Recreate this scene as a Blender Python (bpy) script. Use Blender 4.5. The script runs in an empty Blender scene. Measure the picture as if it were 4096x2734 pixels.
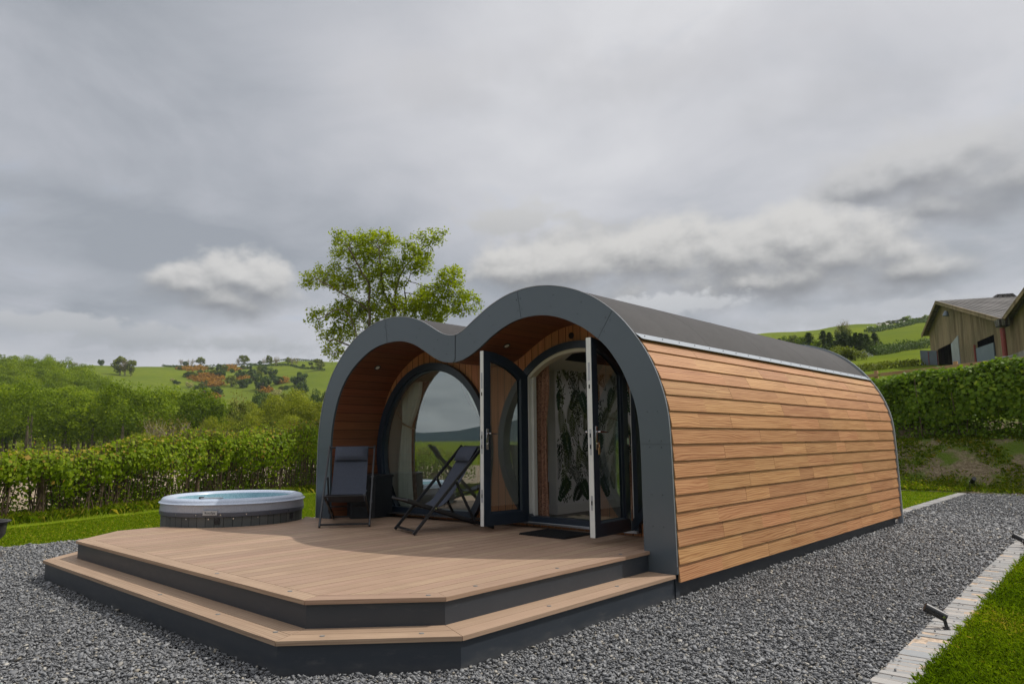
import bpy, math, random
import numpy as np
from mathutils import Vector, Matrix
random.seed(7)
RNG = np.random.default_rng(7)
sc = bpy.context.scene
COL = sc.collection
PI = math.pi

# ------------------------------------------------------------------ camera
FPX, YAW, PITCH, ROLL = 2859.18, 0.737295, 0.136380, -0.008709
CAM = np.array([3.30944, -5.76865, 1.4])
def cam_axes():
    cy, sy, cp, sp = math.cos(YAW), math.sin(YAW), math.cos(PITCH), math.sin(PITCH)
    f = np.array([-sy*cp, cy*cp, sp]); r = np.array([cy, sy, 0.0]); u = np.cross(r, f)
    cr, sr = math.cos(ROLL), math.sin(ROLL)
    return cr*r+sr*u, -sr*r+cr*u, f
AR, AU, AF = cam_axes()
cd = bpy.data.cameras.new('camera'); cam = bpy.data.objects.new('camera', cd); COL.objects.link(cam)
M = Matrix(((AR[0], AU[0], -AF[0], CAM[0]), (AR[1], AU[1], -AF[1], CAM[1]), (AR[2], AU[2], -AF[2], CAM[2]), (0, 0, 0, 1)))
cam.matrix_world = M
cd.sensor_width = 36; cd.lens = FPX/4096*36; cd.clip_start = .05; cd.clip_end = 8000
sc.camera = cam
def pray(px, py):
    return AR*((px-2048)/FPX) + AU*(-(py-1367)/FPX) + AF
def at(px, py, D):                      # a photo pixel and a distance -> a point of the place
    return CAM + pray(px, py)*D

# ------------------------------------------------------------------ object helpers
def tag(o, label=None, cat=None, group=None, kind=None):
    if label: o['label'] = label
    if cat: o['category'] = cat
    if group: o['group'] = group
    if kind: o['kind'] = kind
    return o
def empty(name, loc=(0, 0, 0), rz=0.0):
    o = bpy.data.objects.new(name, None); o.empty_display_size = .1
    o.location = loc; o.rotation_euler = (0, 0, rz); COL.objects.link(o); return o
def copy_tree(o, parent=None):
    c = o.copy(); COL.objects.link(c)
    if parent: c.parent = parent
    for ch in list(o.children): copy_tree(ch, c)
    return c
class MB:
    """collects faces, with uv, a random value per face and a material slot"""
    def __init__(s): s.v = []; s.f = []; s.uv = []; s.r = []; s.m = []
    def face(s, pts, uv=None, rnd=0.5, m=0):
        i = len(s.v); s.v.extend([tuple(map(float, p)) for p in pts]); s.f.append(tuple(range(i, i+len(pts))))
        s.uv.append(uv if uv else [(0, 0)]*len(pts)); s.r.append(rnd); s.m.append(m)
    def box(s, a, b, rnd=0.5, m=0, uvax=None):
        (x0, y0, z0), (x1, y1, z1) = a, b
        c = [(x0,y0,z0),(x1,y0,z0),(x1,y1,z0),(x0,y1,z0),(x0,y0,z1),(x1,y0,z1),(x1,y1,z1),(x0,y1,z1)]
        s.hexa(c, rnd, m)
    def hexa(s, c, rnd=0.5, m=0):
        for q in ((3,2,1,0),(4,5,6,7),(0,1,5,4),(1,2,6,5),(2,3,7,6),(3,0,4,7)):
            P = [Vector(c[k]) for k in q]
            e = (P[1]-P[0]).length; g = (P[2]-P[1]).length
            uv = [(0,0),(e,0),(e,g),(0,g)] if e >= g else [(0,0),(0,e),(g,e),(g,0)]
            s.face(P, uv, rnd, m)
    def bar(s, p, q, w, h, up=(0,0,1), rnd=.5, m=0):
        p, q = Vector(p), Vector(q); d = (q-p).normalized(); up = Vector(up)
        sd = d.cross(up)
        if sd.length < 1e-4: sd = d.cross(Vector((1,0,0)))
        sd.normalize(); u2 = sd.cross(d).normalized()
        a, b = sd*w/2, u2*h/2
        s.hexa([p-a-b, p+a-b, q+a-b, q-a-b, p-a+b, p+a+b, q+a+b, q-a+b], rnd, m)
    def tube(s, pts, rad, n=10, cap=True, rnd=.5, m=0):
        pts = [Vector(p) for p in pts]
        rad = rad if isinstance(rad, (list, tuple)) else [rad]*len(pts)
        rings = []; ref = None
        for k, p in enumerate(pts):
            d = (pts[min(k+1, len(pts)-1)]-pts[max(k-1, 0)])
            if d.length < 1e-9: d = Vector((0,0,1))
            d.normalize()
            if ref is None: ref = Vector((0,0,1)) if abs(d.z) < .9 else Vector((1,0,0))
            a = d.cross(ref)
            if a.length < 1e-5: a = d.cross(Vector((0,1,0)))
            a.normalize(); b = d.cross(a).normalized(); ref = a.cross(d)
            rings.append([p+(a*math.cos(2*PI*j/n)+b*math.sin(2*PI*j/n))*rad[k] for j in range(n)])
        base = len(s.v)
        for rg in rings: s.v.extend([tuple(p) for p in rg])
        for k in range(len(rings)-1):
            for j in range(n):
                j2 = (j+1) % n
                s.f.append((base+k*n+j, base+k*n+j2, base+(k+1)*n+j2, base+(k+1)*n+j)); s.uv.append([(0,0)]*4); s.r.append(rnd); s.m.append(m)
        if cap:
            s.f.append(tuple(base+j for j in range(n))[::-1]); s.uv.append([(0,0)]*n); s.r.append(rnd); s.m.append(m)
            e = base+(len(rings)-1)*n
            s.f.append(tuple(e+j for j in range(n))); s.uv.append([(0,0)]*n); s.r.append(rnd); s.m.append(m)
    def lathe(s, prof, c=(0,0,0), n=64, rnd=.5, m=0, closed=False):
        base = len(s.v)
        for (r, z) in prof:
            for j in range(n):
                a = 2*PI*j/n; s.v.append((c[0]+r*math.cos(a), c[1]+r*math.sin(a), c[2]+z))
        for k in range(len(prof)-1):
            for j in range(n):
                j2 = (j+1) % n
                s.f.append((base+k*n+j, base+k*n+j2, base+(k+1)*n+j2, base+(k+1)*n+j))
                L = 2*PI*prof[k][0]/n
                s.uv.append([(j*L, prof[k][1]), ((j+1)*L, prof[k][1]), ((j+1)*L, prof[k+1][1]), (j*L, prof[k+1][1])]); s.r.append(rnd); s.m.append(m)
    def build(s, name, mat, parent=None, smooth=False, bevel=0, label=None, angle=35):
        me = bpy.data.meshes.new(name); me.from_pydata(s.v, [], s.f)
        for mm in (mat if isinstance(mat, (list, tuple)) else [mat]): me.materials.append(mm)
        ul = me.uv_layers.new(name='UVMap')
        flat = [c for f in s.uv for uv in f for c in uv]; ul.data.foreach_set('uv', flat)
        at_ = me.attributes.new('rnd', 'FLOAT', 'FACE'); at_.data.foreach_set('value', [float(x) for x in s.r])
        me.polygons.foreach_set('material_index', s.m)
        me.update()
        o = bpy.data.objects.new(name, me); COL.objects.link(o)
        if parent: o.parent = parent
        if smooth:
            import bmesh
            bm = bmesh.new(); bm.from_mesh(me); bmesh.ops.remove_doubles(bm, verts=bm.verts, dist=1e-5)
            for f in bm.faces: f.smooth = True
            for e in bm.edges:
                if len(e.link_faces) == 2: e.smooth = e.calc_face_angle(0) < math.radians(angle)
            bm.to_mesh(me); bm.free()
        if bevel:
            if not smooth:
                import bmesh
                bm = bmesh.new(); bm.from_mesh(me); bmesh.ops.remove_doubles(bm, verts=bm.verts, dist=1e-5); bm.to_mesh(me); bm.free()
            b = o.modifiers.new('bevel', 'BEVEL'); b.width = bevel; b.segments = 2; b.limit_method = 'ANGLE'; b.angle_limit = math.radians(40)
        if label: o['label'] = label
        return o
def np_mesh(name, V, nper, mat, rnd=None, parent=None, smooth=False, faces=None):
    """V: (n, nper, 3) separate polygons in one mesh, rnd: (n,)"""
    n = V.shape[0]; me = bpy.data.meshes.new(name)
    if faces is None:
        me.vertices.add(n*nper); me.vertices.foreach_set('co', V.reshape(-1).astype(np.float32))
        me.loops.add(n*nper); me.loops.foreach_set('vertex_index', np.arange(n*nper, dtype=np.int32))
        me.polygons.add(n); me.polygons.foreach_set('loop_start', np.arange(0, n*nper, nper, dtype=np.int32))
        R = rnd
    else:                                # V: (n, nv, 3), faces (k, nper) pattern repeated
        nv = V.shape[1]; k = faces.shape[0]
        me.vertices.add(n*nv); me.vertices.foreach_set('co', V.reshape(-1).astype(np.float32))
        idx = (faces[None]+(np.arange(n)*nv)[:, None, None]).reshape(-1)
        me.loops.add(len(idx)); me.loops.foreach_set('vertex_index', idx.astype(np.int32))
        me.polygons.add(n*k); me.polygons.foreach_set('loop_start', np.arange(0, n*k*nper, nper, dtype=np.int32))
        R = np.repeat(rnd, k) if rnd is not None else None
    me.materials.append(mat)
    if R is not None:
        a = me.attributes.new('rnd', 'FLOAT', 'FACE'); a.data.foreach_set('value', R.astype(np.float32))
    me.update(calc_edges=True); me.validate()
    if smooth: me.polygons.foreach_set('use_smooth', np.ones(len(me.polygons), dtype=bool))
    o = bpy.data.objects.new(name, me); COL.objects.link(o)
    if parent: o.parent = parent
    return o
def unit(a): return a/np.maximum(np.linalg.norm(a, axis=-1, keepdims=True), 1e-9)
def leaf_quads(P, N, size, aspect=.75, pointed=True, rng=RNG, droop=0.0):
    """leaf shaped quads at P facing N"""
    n = len(P); N = unit(N); t = unit(np.cross(N, rng.normal(size=(n, 3)))); 
    if droop: t[:, 2] -= droop; t = unit(t)
    b = unit(np.cross(N, t)); s = np.broadcast_to(np.asarray(size, float), (n,))[:, None]
    if pointed:
        v = np.stack([P-t*s*.5, P+b*s*aspect*.5-t*s*.05+N*s*.08, P+t*s*.5, P-b*s*aspect*.5-t*s*.05+N*s*.08], 1)
    else:
        v = np.stack([P-t*s*.5-b*s*aspect*.5, P+t*s*.5-b*s*aspect*.5, P+t*s*.5+b*s*aspect*.5, P-t*s*.5+b*s*aspect*.5], 1)
    return v

# ------------------------------------------------------------------ materials
class NT:
    def __init__(s, name):
        s.m = bpy.data.materials.new(name); s.m.use_nodes = True; s.t = s.m.node_tree; s.t.nodes.clear()
        s.out = s.n('ShaderNodeOutputMaterial')
    def n(s, t, **k):
        nd = s.t.nodes.new(t)
        for a, b in k.items(): setattr(nd, a, b)
        return nd
    def l(s, a, b): s.t.links.new(a, b)
    def val(s, sock, v):
        if hasattr(v, 'is_linked') or isinstance(v, bpy.types.NodeSocket): s.l(v, sock)
        else: sock.default_value = v
    def math(s, op, a, b=0.0, c=0.0, clamp=False):
        nd = s.n('ShaderNodeMath', operation=op); nd.use_clamp = clamp
        s.val(nd.inputs[0], a); s.val(nd.inputs[1], b); s.val(nd.inputs[2], c); return nd.outputs[0]
    def mix(s, f, a, b, mode='MIX'):
        nd = s.n('ShaderNodeMix', data_type='RGBA', blend_type=mode)
        s.val(nd.inputs[0], f); s.val(nd.inputs[6], col(a)); s.val(nd.inputs[7], col(b)); return nd.outputs[2]
    def coord(s, kind='Object'):
        return s.n('ShaderNodeTexCoord').outputs[kind]
    def geo(s): return s.n('ShaderNodeNewGeometry').outputs['Position']
    def mapv(s, v, sc=(1,1,1), loc=(0,0,0)):
        nd = s.n('ShaderNodeMapping'); s.l(v, nd.inputs[0]); nd.inputs['Scale'].default_value = sc; nd.inputs['Location'].default_value = loc; return nd.outputs[0]
    def noise(s, v, scale, detail=4, rough=.55, dist=0.0, dims='3D'):
        nd = s.n('ShaderNodeTexNoise', noise_dimensions=dims); s.l(v, nd.inputs['Vector'])
        nd.inputs['Scale'].default_value = scale; nd.inputs['Detail'].default_value = detail; nd.inputs['Roughness'].default_value = rough; nd.inputs['Distortion'].default_value = dist
        return nd.outputs['Fac']
    def ramp(s, f, stops):
        nd = s.n('ShaderNodeValToRGB'); s.l(f, nd.inputs[0]); e = nd.color_ramp.elements
        while len(e) < len(stops): e.new(.5)
        for el, (p, c) in zip(e, stops): el.position = p; el.color = col(c)
        return nd.outputs[0]
    def smooth(s, v, a, b):
        nd = s.n('ShaderNodeMapRange', interpolation_type='SMOOTHSTEP'); s.val(nd.inputs[0], v)
        nd.inputs[1].default_value = a; nd.inputs[2].default_value = b; return nd.outputs[0]
    def attr(s, name='rnd'): return s.n('ShaderNodeAttribute', attribute_name=name).outputs['Fac']
    def bsdf(s, c, rough=.5, spec=.5, metal=0.0, bump=None, bstr=.2, bdist=.01, trans=None):
        p = s.n('ShaderNodeBsdfPrincipled'); s.val(p.inputs['Base Color'], col(c)); s.val(p.inputs['Roughness'], rough)
        s.val(p.inputs['Specular IOR Level'], spec); s.val(p.inputs['Metallic'], metal)
        if bump is not None:
            b = s.n('ShaderNodeBump'); b.inputs['Strength'].default_value = bstr; b.inputs['Distance'].default_value = bdist
            s.l(bump, b.inputs['Height']); s.l(b.outputs[0], p.inputs['Normal'])
        sh = p.outputs[0]
        if trans is not None:
            tr = s.n('ShaderNodeBsdfTranslucent'); s.val(tr.inputs[0], col(trans[1])); mx = s.n('ShaderNodeMixShader')
            mx.inputs[0].default_value = trans[0]; s.l(sh, mx.inputs[1]); s.l(tr.outputs[0], mx.inputs[2]); sh = mx.outputs[0]
        s.l(sh, s.out.inputs[0]); return s.m
def col(c):
    if isinstance(c, (tuple, list)): return (c[0], c[1], c[2], 1.0)
    return c
def plain(name, c, rough=.5, spec=.5, metal=0.0, var=.15, scale=6.0, bump=0.0, rv=.12):
    t = NT(name); co = t.coord()
    n = t.noise(co, scale, 5); n2 = t.noise(co, scale*9, 3)
    d = tuple(x*(1-var) for x in c); l = tuple(min(1, x*(1+var)) for x in c)
    cc = t.mix(t.smooth(n, .3, .7), d, l)
    rr = t.math('ADD', rough-rv/2, t.math('MULTIPLY', n2, rv))
    return t.bsdf(cc, rr, spec, metal, bump=(n2 if bump else None), bstr=bump, bdist=.004)
def leafmat(name, stops, trans=.35, rough=.55, spec=.22, tmul=1.25):
    stops = [(p, (q[0]*1.18, q[1]*1.06, q[2]*.5)) for p, q in stops]
    t = NT(name); r = t.attr(); c = t.ramp(r, stops)
    tc = t.mix(1.0, c, (1.0*tmul, 1.1*tmul, .5*tmul), 'MULTIPLY')
    return t.bsdf(c, rough, spec*.45, trans=(trans, tc))
def woodmat(name, dark, mid, light, rough=.55, gs=1.0, spec=.3, plank=None, line=.06, bstr=.15, stain=None):
    """timber with long grain: uv.x runs along the board, in metres"""
    t = NT(name); uv = t.n('ShaderNodeUVMap').outputs[0]; sp = t.n('ShaderNodeSeparateXYZ'); t.l(uv, sp.inputs[0])
    u, v = sp.outputs[0], sp.outputs[1]; r = t.attr()
    if plank:
        k = t.math('FLOOR', t.math('DIVIDE', v, plank)); wn = t.n('ShaderNodeTexWhiteNoise', noise_dimensions='1D'); t.l(k, wn.inputs['W']); r = wn.outputs[0]
    cv = t.n('ShaderNodeCombineXYZ'); t.l(t.math('ADD', u, t.math('MULTIPLY', r, 53.0)), cv.inputs[0]); t.l(v, cv.inputs[1]); t.l(t.math('MULTIPLY', r, 17.0), cv.inputs[2])
    warp = t.noise(t.mapv(cv.outputs[0], (1.1*gs, 7*gs, 1)), 1.0, 2, .5)
    g = t.noise(t.mapv(cv.outputs[0], (1.6*gs, 55*gs, 1)), 1.0, 4, .6, .6)
    ringv = t.math('SINE', t.math('ADD', t.math('MULTIPLY', v, 330*gs), t.math('MULTIPLY', warp, 30.0)))
    rg = t.smooth(ringv, -.2, 1.0)
    f = t.math('ADD', t.math('MULTIPLY', g, .75), t.math('MULTIPLY', rg, .22))
    f = t.math('ADD', f, t.math('MULTIPLY', t.math('SUBTRACT', warp, .5), .15))
    c = t.ramp(f, [(.25, light), (.5, mid), (.8, dark)])
    hv = t.n('ShaderNodeHueSaturation'); t.l(c, hv.inputs['Color'])
    t.l(t.math('ADD', .88, t.math('MULTIPLY', r, .22)), hv.inputs['Value'])
    t.l(t.math('ADD', .493, t.math('MULTIPLY', t.math('FRACT', t.math('MULTIPLY', r, 7.31)), .012)), hv.inputs['Hue'])
    c = hv.outputs[0]; bump = f
    if stain:
        p = t.geo(); s1 = t.noise(t.mapv(p, (1.3,1.3,.16)), 1.0, 5, .65); s2 = t.noise(p, .22, 4, .6)
        c = t.mix(t.math('MULTIPLY', t.smooth(s1, .42, .68), .6), c, stain[0]); c = t.mix(t.math('MULTIPLY', t.smooth(s2, .45, .65), .55), c, stain[1])
    if plank:
        fr = t.math('FRACT', t.math('DIVIDE', v, plank)); ln = t.math('LESS_THAN', fr, line)
        c = t.mix(ln, c, tuple(x*.12 for x in dark)); bump = t.math('SUBTRACT', f, t.math('MULTIPLY', ln, 3.0))
    return t.bsdf(c, rough, spec, bump=bump, bstr=bstr, bdist=.003)

MT = {}
MT['clad'] = woodmat('cedar_cladding', (.18,.062,.020), (.42,.207,.088), (.56,.315,.147), .55, 1.0)
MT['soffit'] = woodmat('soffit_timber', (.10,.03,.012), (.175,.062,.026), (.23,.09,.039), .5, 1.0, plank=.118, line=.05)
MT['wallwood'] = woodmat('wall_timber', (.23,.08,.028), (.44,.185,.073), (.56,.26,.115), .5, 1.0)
MT['deck'] = woodmat('deck_composite', (.215,.14,.092), (.35,.235,.158), (.43,.30,.205), .6, .7, stain=((.29,.195,.128), (.38,.262,.18)))
MT['floor'] = woodmat('dark_floor', (.035,.028,.024), (.06,.05,.043), (.10,.085,.07), .45, 1.0, plank=.18, line=.02)
MT['timber'] = woodmat('fence_timber', (.25,.13,.06), (.42,.25,.12), (.52,.33,.18), .7, 1.0)
MT['oak'] = woodmat('bed_oak', (.16,.07,.025), (.28,.13,.05), (.36,.18,.08), .5, 1.0)
MT['barn'] = woodmat('barn_boards', (.13,.092,.048), (.31,.235,.135), (.43,.345,.215), .9, .35, spec=.1, plank=.19, line=.07, stain=((.09,.065,.035), (.17,.15,.075)))
def _riser():
    t = NT('anthracite_board'); p = t.geo(); a = t.noise(p, 2.2, 5, .6); b = t.noise(t.mapv(p, (3,3,9)), 2.0, 6, .7); sp = t.n('ShaderNodeSeparateXYZ'); t.l(p, sp.inputs[0])
    c = t.mix(a, (.024,.031,.041), (.036,.043,.053)); c = t.mix(t.math('MULTIPLY', t.smooth(b, .56, .74), .28), c, (.11,.108,.105)); splash = t.math('MULTIPLY', t.smooth(t.math('SUBTRACT', t.math('MULTIPLY', b, .16), sp.outputs[2]), -.02, .09), .35)
    return t.bsdf(t.mix(splash, c, (.13,.125,.115)), t.math('ADD', .32, t.math('MULTIPLY', b, .2)), .5)
MT['riser'] = _riser()
MT['fascia'] = plain('grey_composite_panel', (.098,.122,.142), .26, .6, .15, .03, .8, 0.0, .02)
MT['frame'] = plain('anthracite_frame', (.017,.028,.045), .33, .5, 0, .1, 3)
MT['white'] = plain('white_upvc', (.74,.74,.70), .35, .5, 0, .05, 4)
MT['cream'] = plain('cream_rebate', (.62,.58,.45), .4, .4, 0, .06, 4)
MT['alu'] = plain('brushed_aluminium', (.46,.47,.49), .42, .5, .6, .08, 8)
MT['trimgrey'] = plain('grey_trim', (.30,.33,.36), .4, .5, .2, .05, 3)
MT['chrome'] = plain('satin_chrome', (.72,.72,.73), .18, .5, 1.0, .04, 8)
MT['brass'] = plain('brass', (.60,.38,.20), .3, .5, 1.0, .06, 8)
MT['roof'] = plain('rubber_membrane', (.040,.0365,.0355), .75, .35, 0, .12, 2.2, .06)
MT['black'] = plain('black_metal', (.012,.012,.014), .4, .5, 0, .2, 10)
MT['fabric'] = plain('charcoal_sling', (.06,.068,.09), .8, .25, 0, .08, 60, .15)
MT['blackbox'] = plain('black_resin', (.014,.017,.021), .5, .4, 0, .15, 8)
MT['lining'] = plain('interior_lining', (.83,.79,.70), .6, .3, 0, .04, 2)
MT['wpaper'] = plain('wallpaper_ground', (.74,.73,.74), .7, .2, 0, .03, 5)
MT['skirt'] = plain('white_paint', (.76,.75,.73), .45, .4, 0, .03, 5)
MT['curtain'] = plain('pale_curtain_lining', (.76,.80,.70), .85, .15, 0, .05, 9)
MT['curtbrown'] = plain('brown_curtain', (.24,.15,.10), .85, .15, 0, .35, 40)
MT['linen'] = plain('white_linen', (.75,.76,.78), .8, .2, 0, .05, 7)
MT['decklens'] = plain('deck_lamp_lens', (.30,.28,.25), .25, .5, 0, .02, 5)
MT['bulb'] = plain('lamp_lens', (.75,.73,.66), .2, .5, 0, .02, 5)
MT['tub'] = None
MT['concrete'] = plain('concrete', (.33,.31,.28), .9, .2, 0, .2, 1.5, .3)
MT['steelgrey'] = plain('grey_sheet_metal', (.14,.17,.19), .5, .5, .3, .15, .8)
MT['bluesheet'] = plain('blue_grey_sheet', (.17,.22,.26), .55, .4, .1, .12, .9)
MT['pipe'] = plain('red_drainpipe', (.26,.055,.04), .5, .4, 0, .15, 3)
MT['bark'] = plain('bark', (.16,.125,.09), .9, .15, 0, .35, 5, .5)
MT['stem'] = plain('hedge_stem', (.12,.085,.055), .9, .15, 0, .4, 9, .3)
MT['twig'] = plain('bare_twig', (.30,.25,.18), .9, .15, 0, .2, 3)
MT['iron'] = plain('rusty_dark_iron', (.05,.045,.042), .5, .4, .3, .35, 9, .2)
MT['mat'] = plain('rubber_mat', (.010,.010,.011), .7, .3, 0, .2, 40, .4)
MT['rope'] = plain('rope', (.42,.33,.22), .9, .1, 0, .2, 60)
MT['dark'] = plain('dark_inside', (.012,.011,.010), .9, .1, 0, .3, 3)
MT['sheep'] = plain('fleece', (.65,.62,.55), .95, .1, 0, .1, 8)
def mk_special():
    t = NT('pink_speckled_curtain'); v = t.n('ShaderNodeTexVoronoi'); t.l(t.coord('UV'), v.inputs['Vector']); v.inputs['Scale'].default_value = 150
    MT['leopard'] = t.bsdf(t.mix(t.smooth(v.outputs['Distance'], .32, .5), (.10,.045,.03), (.45,.25,.17)), .85, .15)
    t = NT('speckled_acrylic'); co = t.coord(); n = t.noise(co, 140, 2); n2 = t.noise(co, 5, 3)
    c = t.mix(t.smooth(n, .42, .62), (.38,.45,.55), (.55,.62,.73)); MT['tub'] = t.bsdf(t.mix(t.math('MULTIPLY', n2, .3), c, (.5,.5,.6)), .3, .5)
    t = NT('blue_basin'); co = t.coord(); n = t.noise(co, 90, 2); MT['basin'] = t.bsdf(t.mix(t.smooth(n, .4, .62), (.20,.36,.43), (.33,.50,.56)), .25, .5)
    t = NT('dark_band'); MT['band'] = t.bsdf(t.mix(t.noise(t.coord(), 8), (.075,.082,.105), (.105,.112,.135)), .4, .5)
    t = NT('tub_cabinet'); uv = t.n('ShaderNodeUVMap').outputs[0]; sp = t.n('ShaderNodeSeparateXYZ'); t.l(uv, sp.inputs[0])
    k = t.math('DIVIDE', sp.outputs[0], .105); fr = t.math('FRACT', k); ln = t.math('LESS_THAN', fr, .06)
    wn = t.n('ShaderNodeTexWhiteNoise', noise_dimensions='1D'); t.l(t.math('FLOOR', k), wn.inputs['W'])
    c = t.mix(wn.outputs[0], (.085,.09,.085), (.12,.123,.115)); c = t.mix(ln, c, (.012,.012,.012)); MT['cabinet'] = t.bsdf(c, .6, .3, bump=t.math('SUBTRACT', 1.0, ln), bstr=.5)
    # glass: clear pane with fresnel reflection
    t = NT('window_glass'); ge = t.n('ShaderNodeNewGeometry'); dt = t.n('ShaderNodeVectorMath', operation='DOT_PRODUCT'); t.l(ge.outputs['Incoming'], dt.inputs[0]); t.l(ge.outputs['Normal'], dt.inputs[1]); om = t.math('SUBTRACT', 1.0, t.math('ABSOLUTE', dt.outputs['Value'])); fz = t.math('ADD', .36, t.math('MULTIPLY', t.math('POWER', om, 4.0), .61))
    tr = t.n('ShaderNodeBsdfTransparent'); tr.inputs[0].default_value = (.90,.94,.92,1); gl = t.n('ShaderNodeBsdfGlossy'); gl.inputs['Roughness'].default_value = .012; gl.inputs['Color'].default_value = (.90,1.0,.975,1)
    mx = t.n('ShaderNodeMixShader'); t.l(fz, mx.inputs[0]); t.l(tr.outputs[0], mx.inputs[1]); t.l(gl.outputs[0], mx.inputs[2]); t.l(mx.outputs[0], t.out.inputs[0]); MT['glass'] = t.m
    t = NT('added_opal_fill'); tl = t.n('ShaderNodeBsdfTranslucent'); tl.inputs[0].default_value = (.85,.86,.86,1); t.l(tl.outputs[0], t.out.inputs[0]); MT['opal'] = t.m  # pane of the added roof opening, spreads soft light into the room
    t = NT('tub_water'); w = t.n('ShaderNodeBsdfGlossy'); MT['water'] = t.bsdf((.10,.25,.30), .05, .6, bump=t.noise(t.coord(), 6), bstr=.05)
    # slate gravel bed and chips
    t = NT('gravel_bed'); p = t.geo(); v = t.n('ShaderNodeTexVoronoi'); t.l(p, v.inputs['Vector']); v.inputs['Scale'].default_value = 55
    sp = t.n('ShaderNodeSeparateColor'); t.l(v.outputs['Color'], sp.inputs[0]); big = t.noise(p, .9, 3)
    c = t.ramp(sp.outputs[0], [(0, (.10,.102,.106)), (.55, (.18,.182,.186)), (.9, (.22,.222,.224)), (1, (.4,.37,.33))])
    c = t.mix(t.smooth(v.outputs['Distance'], .35, .75), c, (.03,.031,.033)); c = t.mix(1.0, c, t.mix(big, (.75,.75,.75), (1.15,1.15,1.15)), 'MULTIPLY')
    MT['gravel'] = t.bsdf(c, .8, .3, bump=t.math('SUBTRACT', 1.0, v.outputs['Distance']), bstr=1.0, bdist=.02)
    t = NT('slate_chips'); r = t.attr(); c = t.ramp(r, [(0, (.125,.128,.132)), (.4, (.20,.203,.207)), (.75, (.275,.278,.28)), (.92, (.345,.345,.34)), (.965, (.33,.29,.22)), (1, (.55,.52,.46))])
    MT['chip'] = t.bsdf(t.mix(t.math('MULTIPLY', t.noise(t.geo(), 60, 3), .4), c, tuple([.09]*3)), .6, .4)
    # turf and farmland
    t = NT('farmland'); p = t.geo(); a = t.noise(p, .012, 4); b = t.noise(p, .35, 5, .65); f = t.noise(p, 9, 3)
    c = t.mix(t.smooth(a, .35, .65), (.122,.158,.018), (.175,.208,.022)); e_ = t.noise(p, .07, 4, .6); c = t.mix(t.math('MULTIPLY', t.smooth(e_, .42, .62), .5), c, (.10,.145,.02)); c = t.mix(t.math('MULTIPLY', t.smooth(b, .35, .75), .5), c, (.095,.13,.012)); c = t.mix(t.math('MULTIPLY', f, .25), c, (.08,.11,.010))
    MT['land'] = t.bsdf(c, .95, .0, bump=t.math('ADD', b, f), bstr=.5, bdist=.15)
    t = NT('mown_turf'); p = t.geo(); b = t.noise(p, .8, 4); f = t.noise(p, 60, 3); st = t.noise(t.mapv(p, (3.2,.5,1)), 1.0, 2)
    c = t.mix(t.smooth(b, .3, .7), (.125,.185,.008), (.18,.245,.012)); c = t.mix(t.math('MULTIPLY', st, .4), c, (.22,.26,.025)); c = t.mix(t.math('MULTIPLY', f, .35), c, (.085,.125,.006))
    MT['turf'] = t.bsdf(c, .95, .0, bump=f, bstr=.8, bdist=.02)
    t = NT('bank_soil'); p = t.geo(); b = t.noise(p, 1.6, 6, .65); f = t.noise(p, 14, 5, .7)
    c = t.mix(t.smooth(f, .3, .7), (.12,.09,.052), (.28,.225,.14)); c = t.mix(t.smooth(b, .44, .6), c, t.mix(f, (.06,.095,.010), (.12,.17,.022))); MT['bank'] = t.bsdf(c, .95, .1, bump=f, bstr=1.0, bdist=.06)
    t = NT('bare_soil'); p = t.geo(); b = t.noise(p, .7, 5); f = t.noise(t.mapv(p, (8,3,8)), 1.5, 5, .7)
    c = t.mix(t.smooth(f, .3, .7), (.24,.175,.12), (.42,.33,.245)); c = t.mix(t.math('MULTIPLY', t.smooth(b, .5, .75), .4), c, (.2,.18,.08)); MT['soil'] = t.bsdf(c, .95, .1, bump=f, bstr=.6, bdist=.05)
    t = NT('far_hills'); p = t.geo(); b = t.noise(p, .004, 4); MT['farhill'] = t.bsdf(t.mix(b, (.02,.04,.055), (.045,.07,.08)), 1.0, 0)  # blue of distance haze is put into the base colour
    # stone setts
    t = NT('sett_stone'); p = t.geo(); r = t.attr(); n = t.noise(t.mapv(p, (6,40,6)), 1.0, 5, .65); n2 = t.noise(p, 90, 3)
    c = t.ramp(r, [(0, (.27,.275,.27)), (.5, (.36,.355,.34)), (.8, (.42,.40,.37)), (1, (.30,.32,.33))]); c = t.mix(t.math('MULTIPLY', t.smooth(n, .5, .7), .55), c, (.56,.46,.36)); c = t.mix(t.math('MULTIPLY', n2, .4), c, (.22,.22,.22))
    MT['sett'] = t.bsdf(c, .85, .25, bump=n, bstr=.5, bdist=.006)
    MT['mortar'] = plain('sandy_joint', (.46,.36,.27), .95, .1, 0, .3, 30, .3)
    # corrugated fibre-cement roof
    t = NT('corrugated_roof'); uv = t.n('ShaderNodeUVMap').outputs[0]; sp = t.n('ShaderNodeSeparateXYZ'); t.l(uv, sp.inputs[0]); w = t.math('SINE', t.math('MULTIPLY', sp.outputs[0], 2*PI/.30)); n = t.noise(t.geo(), .6, 5); n2 = t.noise(t.geo(), 6, 4)
    lap = t.math('LESS_THAN', t.math('FRACT', t.math('DIVIDE', sp.outputs[1], 1.5)), .03)
    c = t.mix(t.smooth(n, .35, .7), (.15,.14,.13), (.27,.255,.24)); c = t.mix(t.math('MULTIPLY', n2, .5), c, (.09,.085,.075)); c = t.mix(lap, c, (.05,.05,.045)); MT['corr'] = t.bsdf(c, .9, .2, bump=w, bstr=1.0, bdist=.09)
    MT['light_inlet'] = plain('clear_roof_sheet', (.33,.36,.37), .4, .5, 0, .1, 2)
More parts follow.
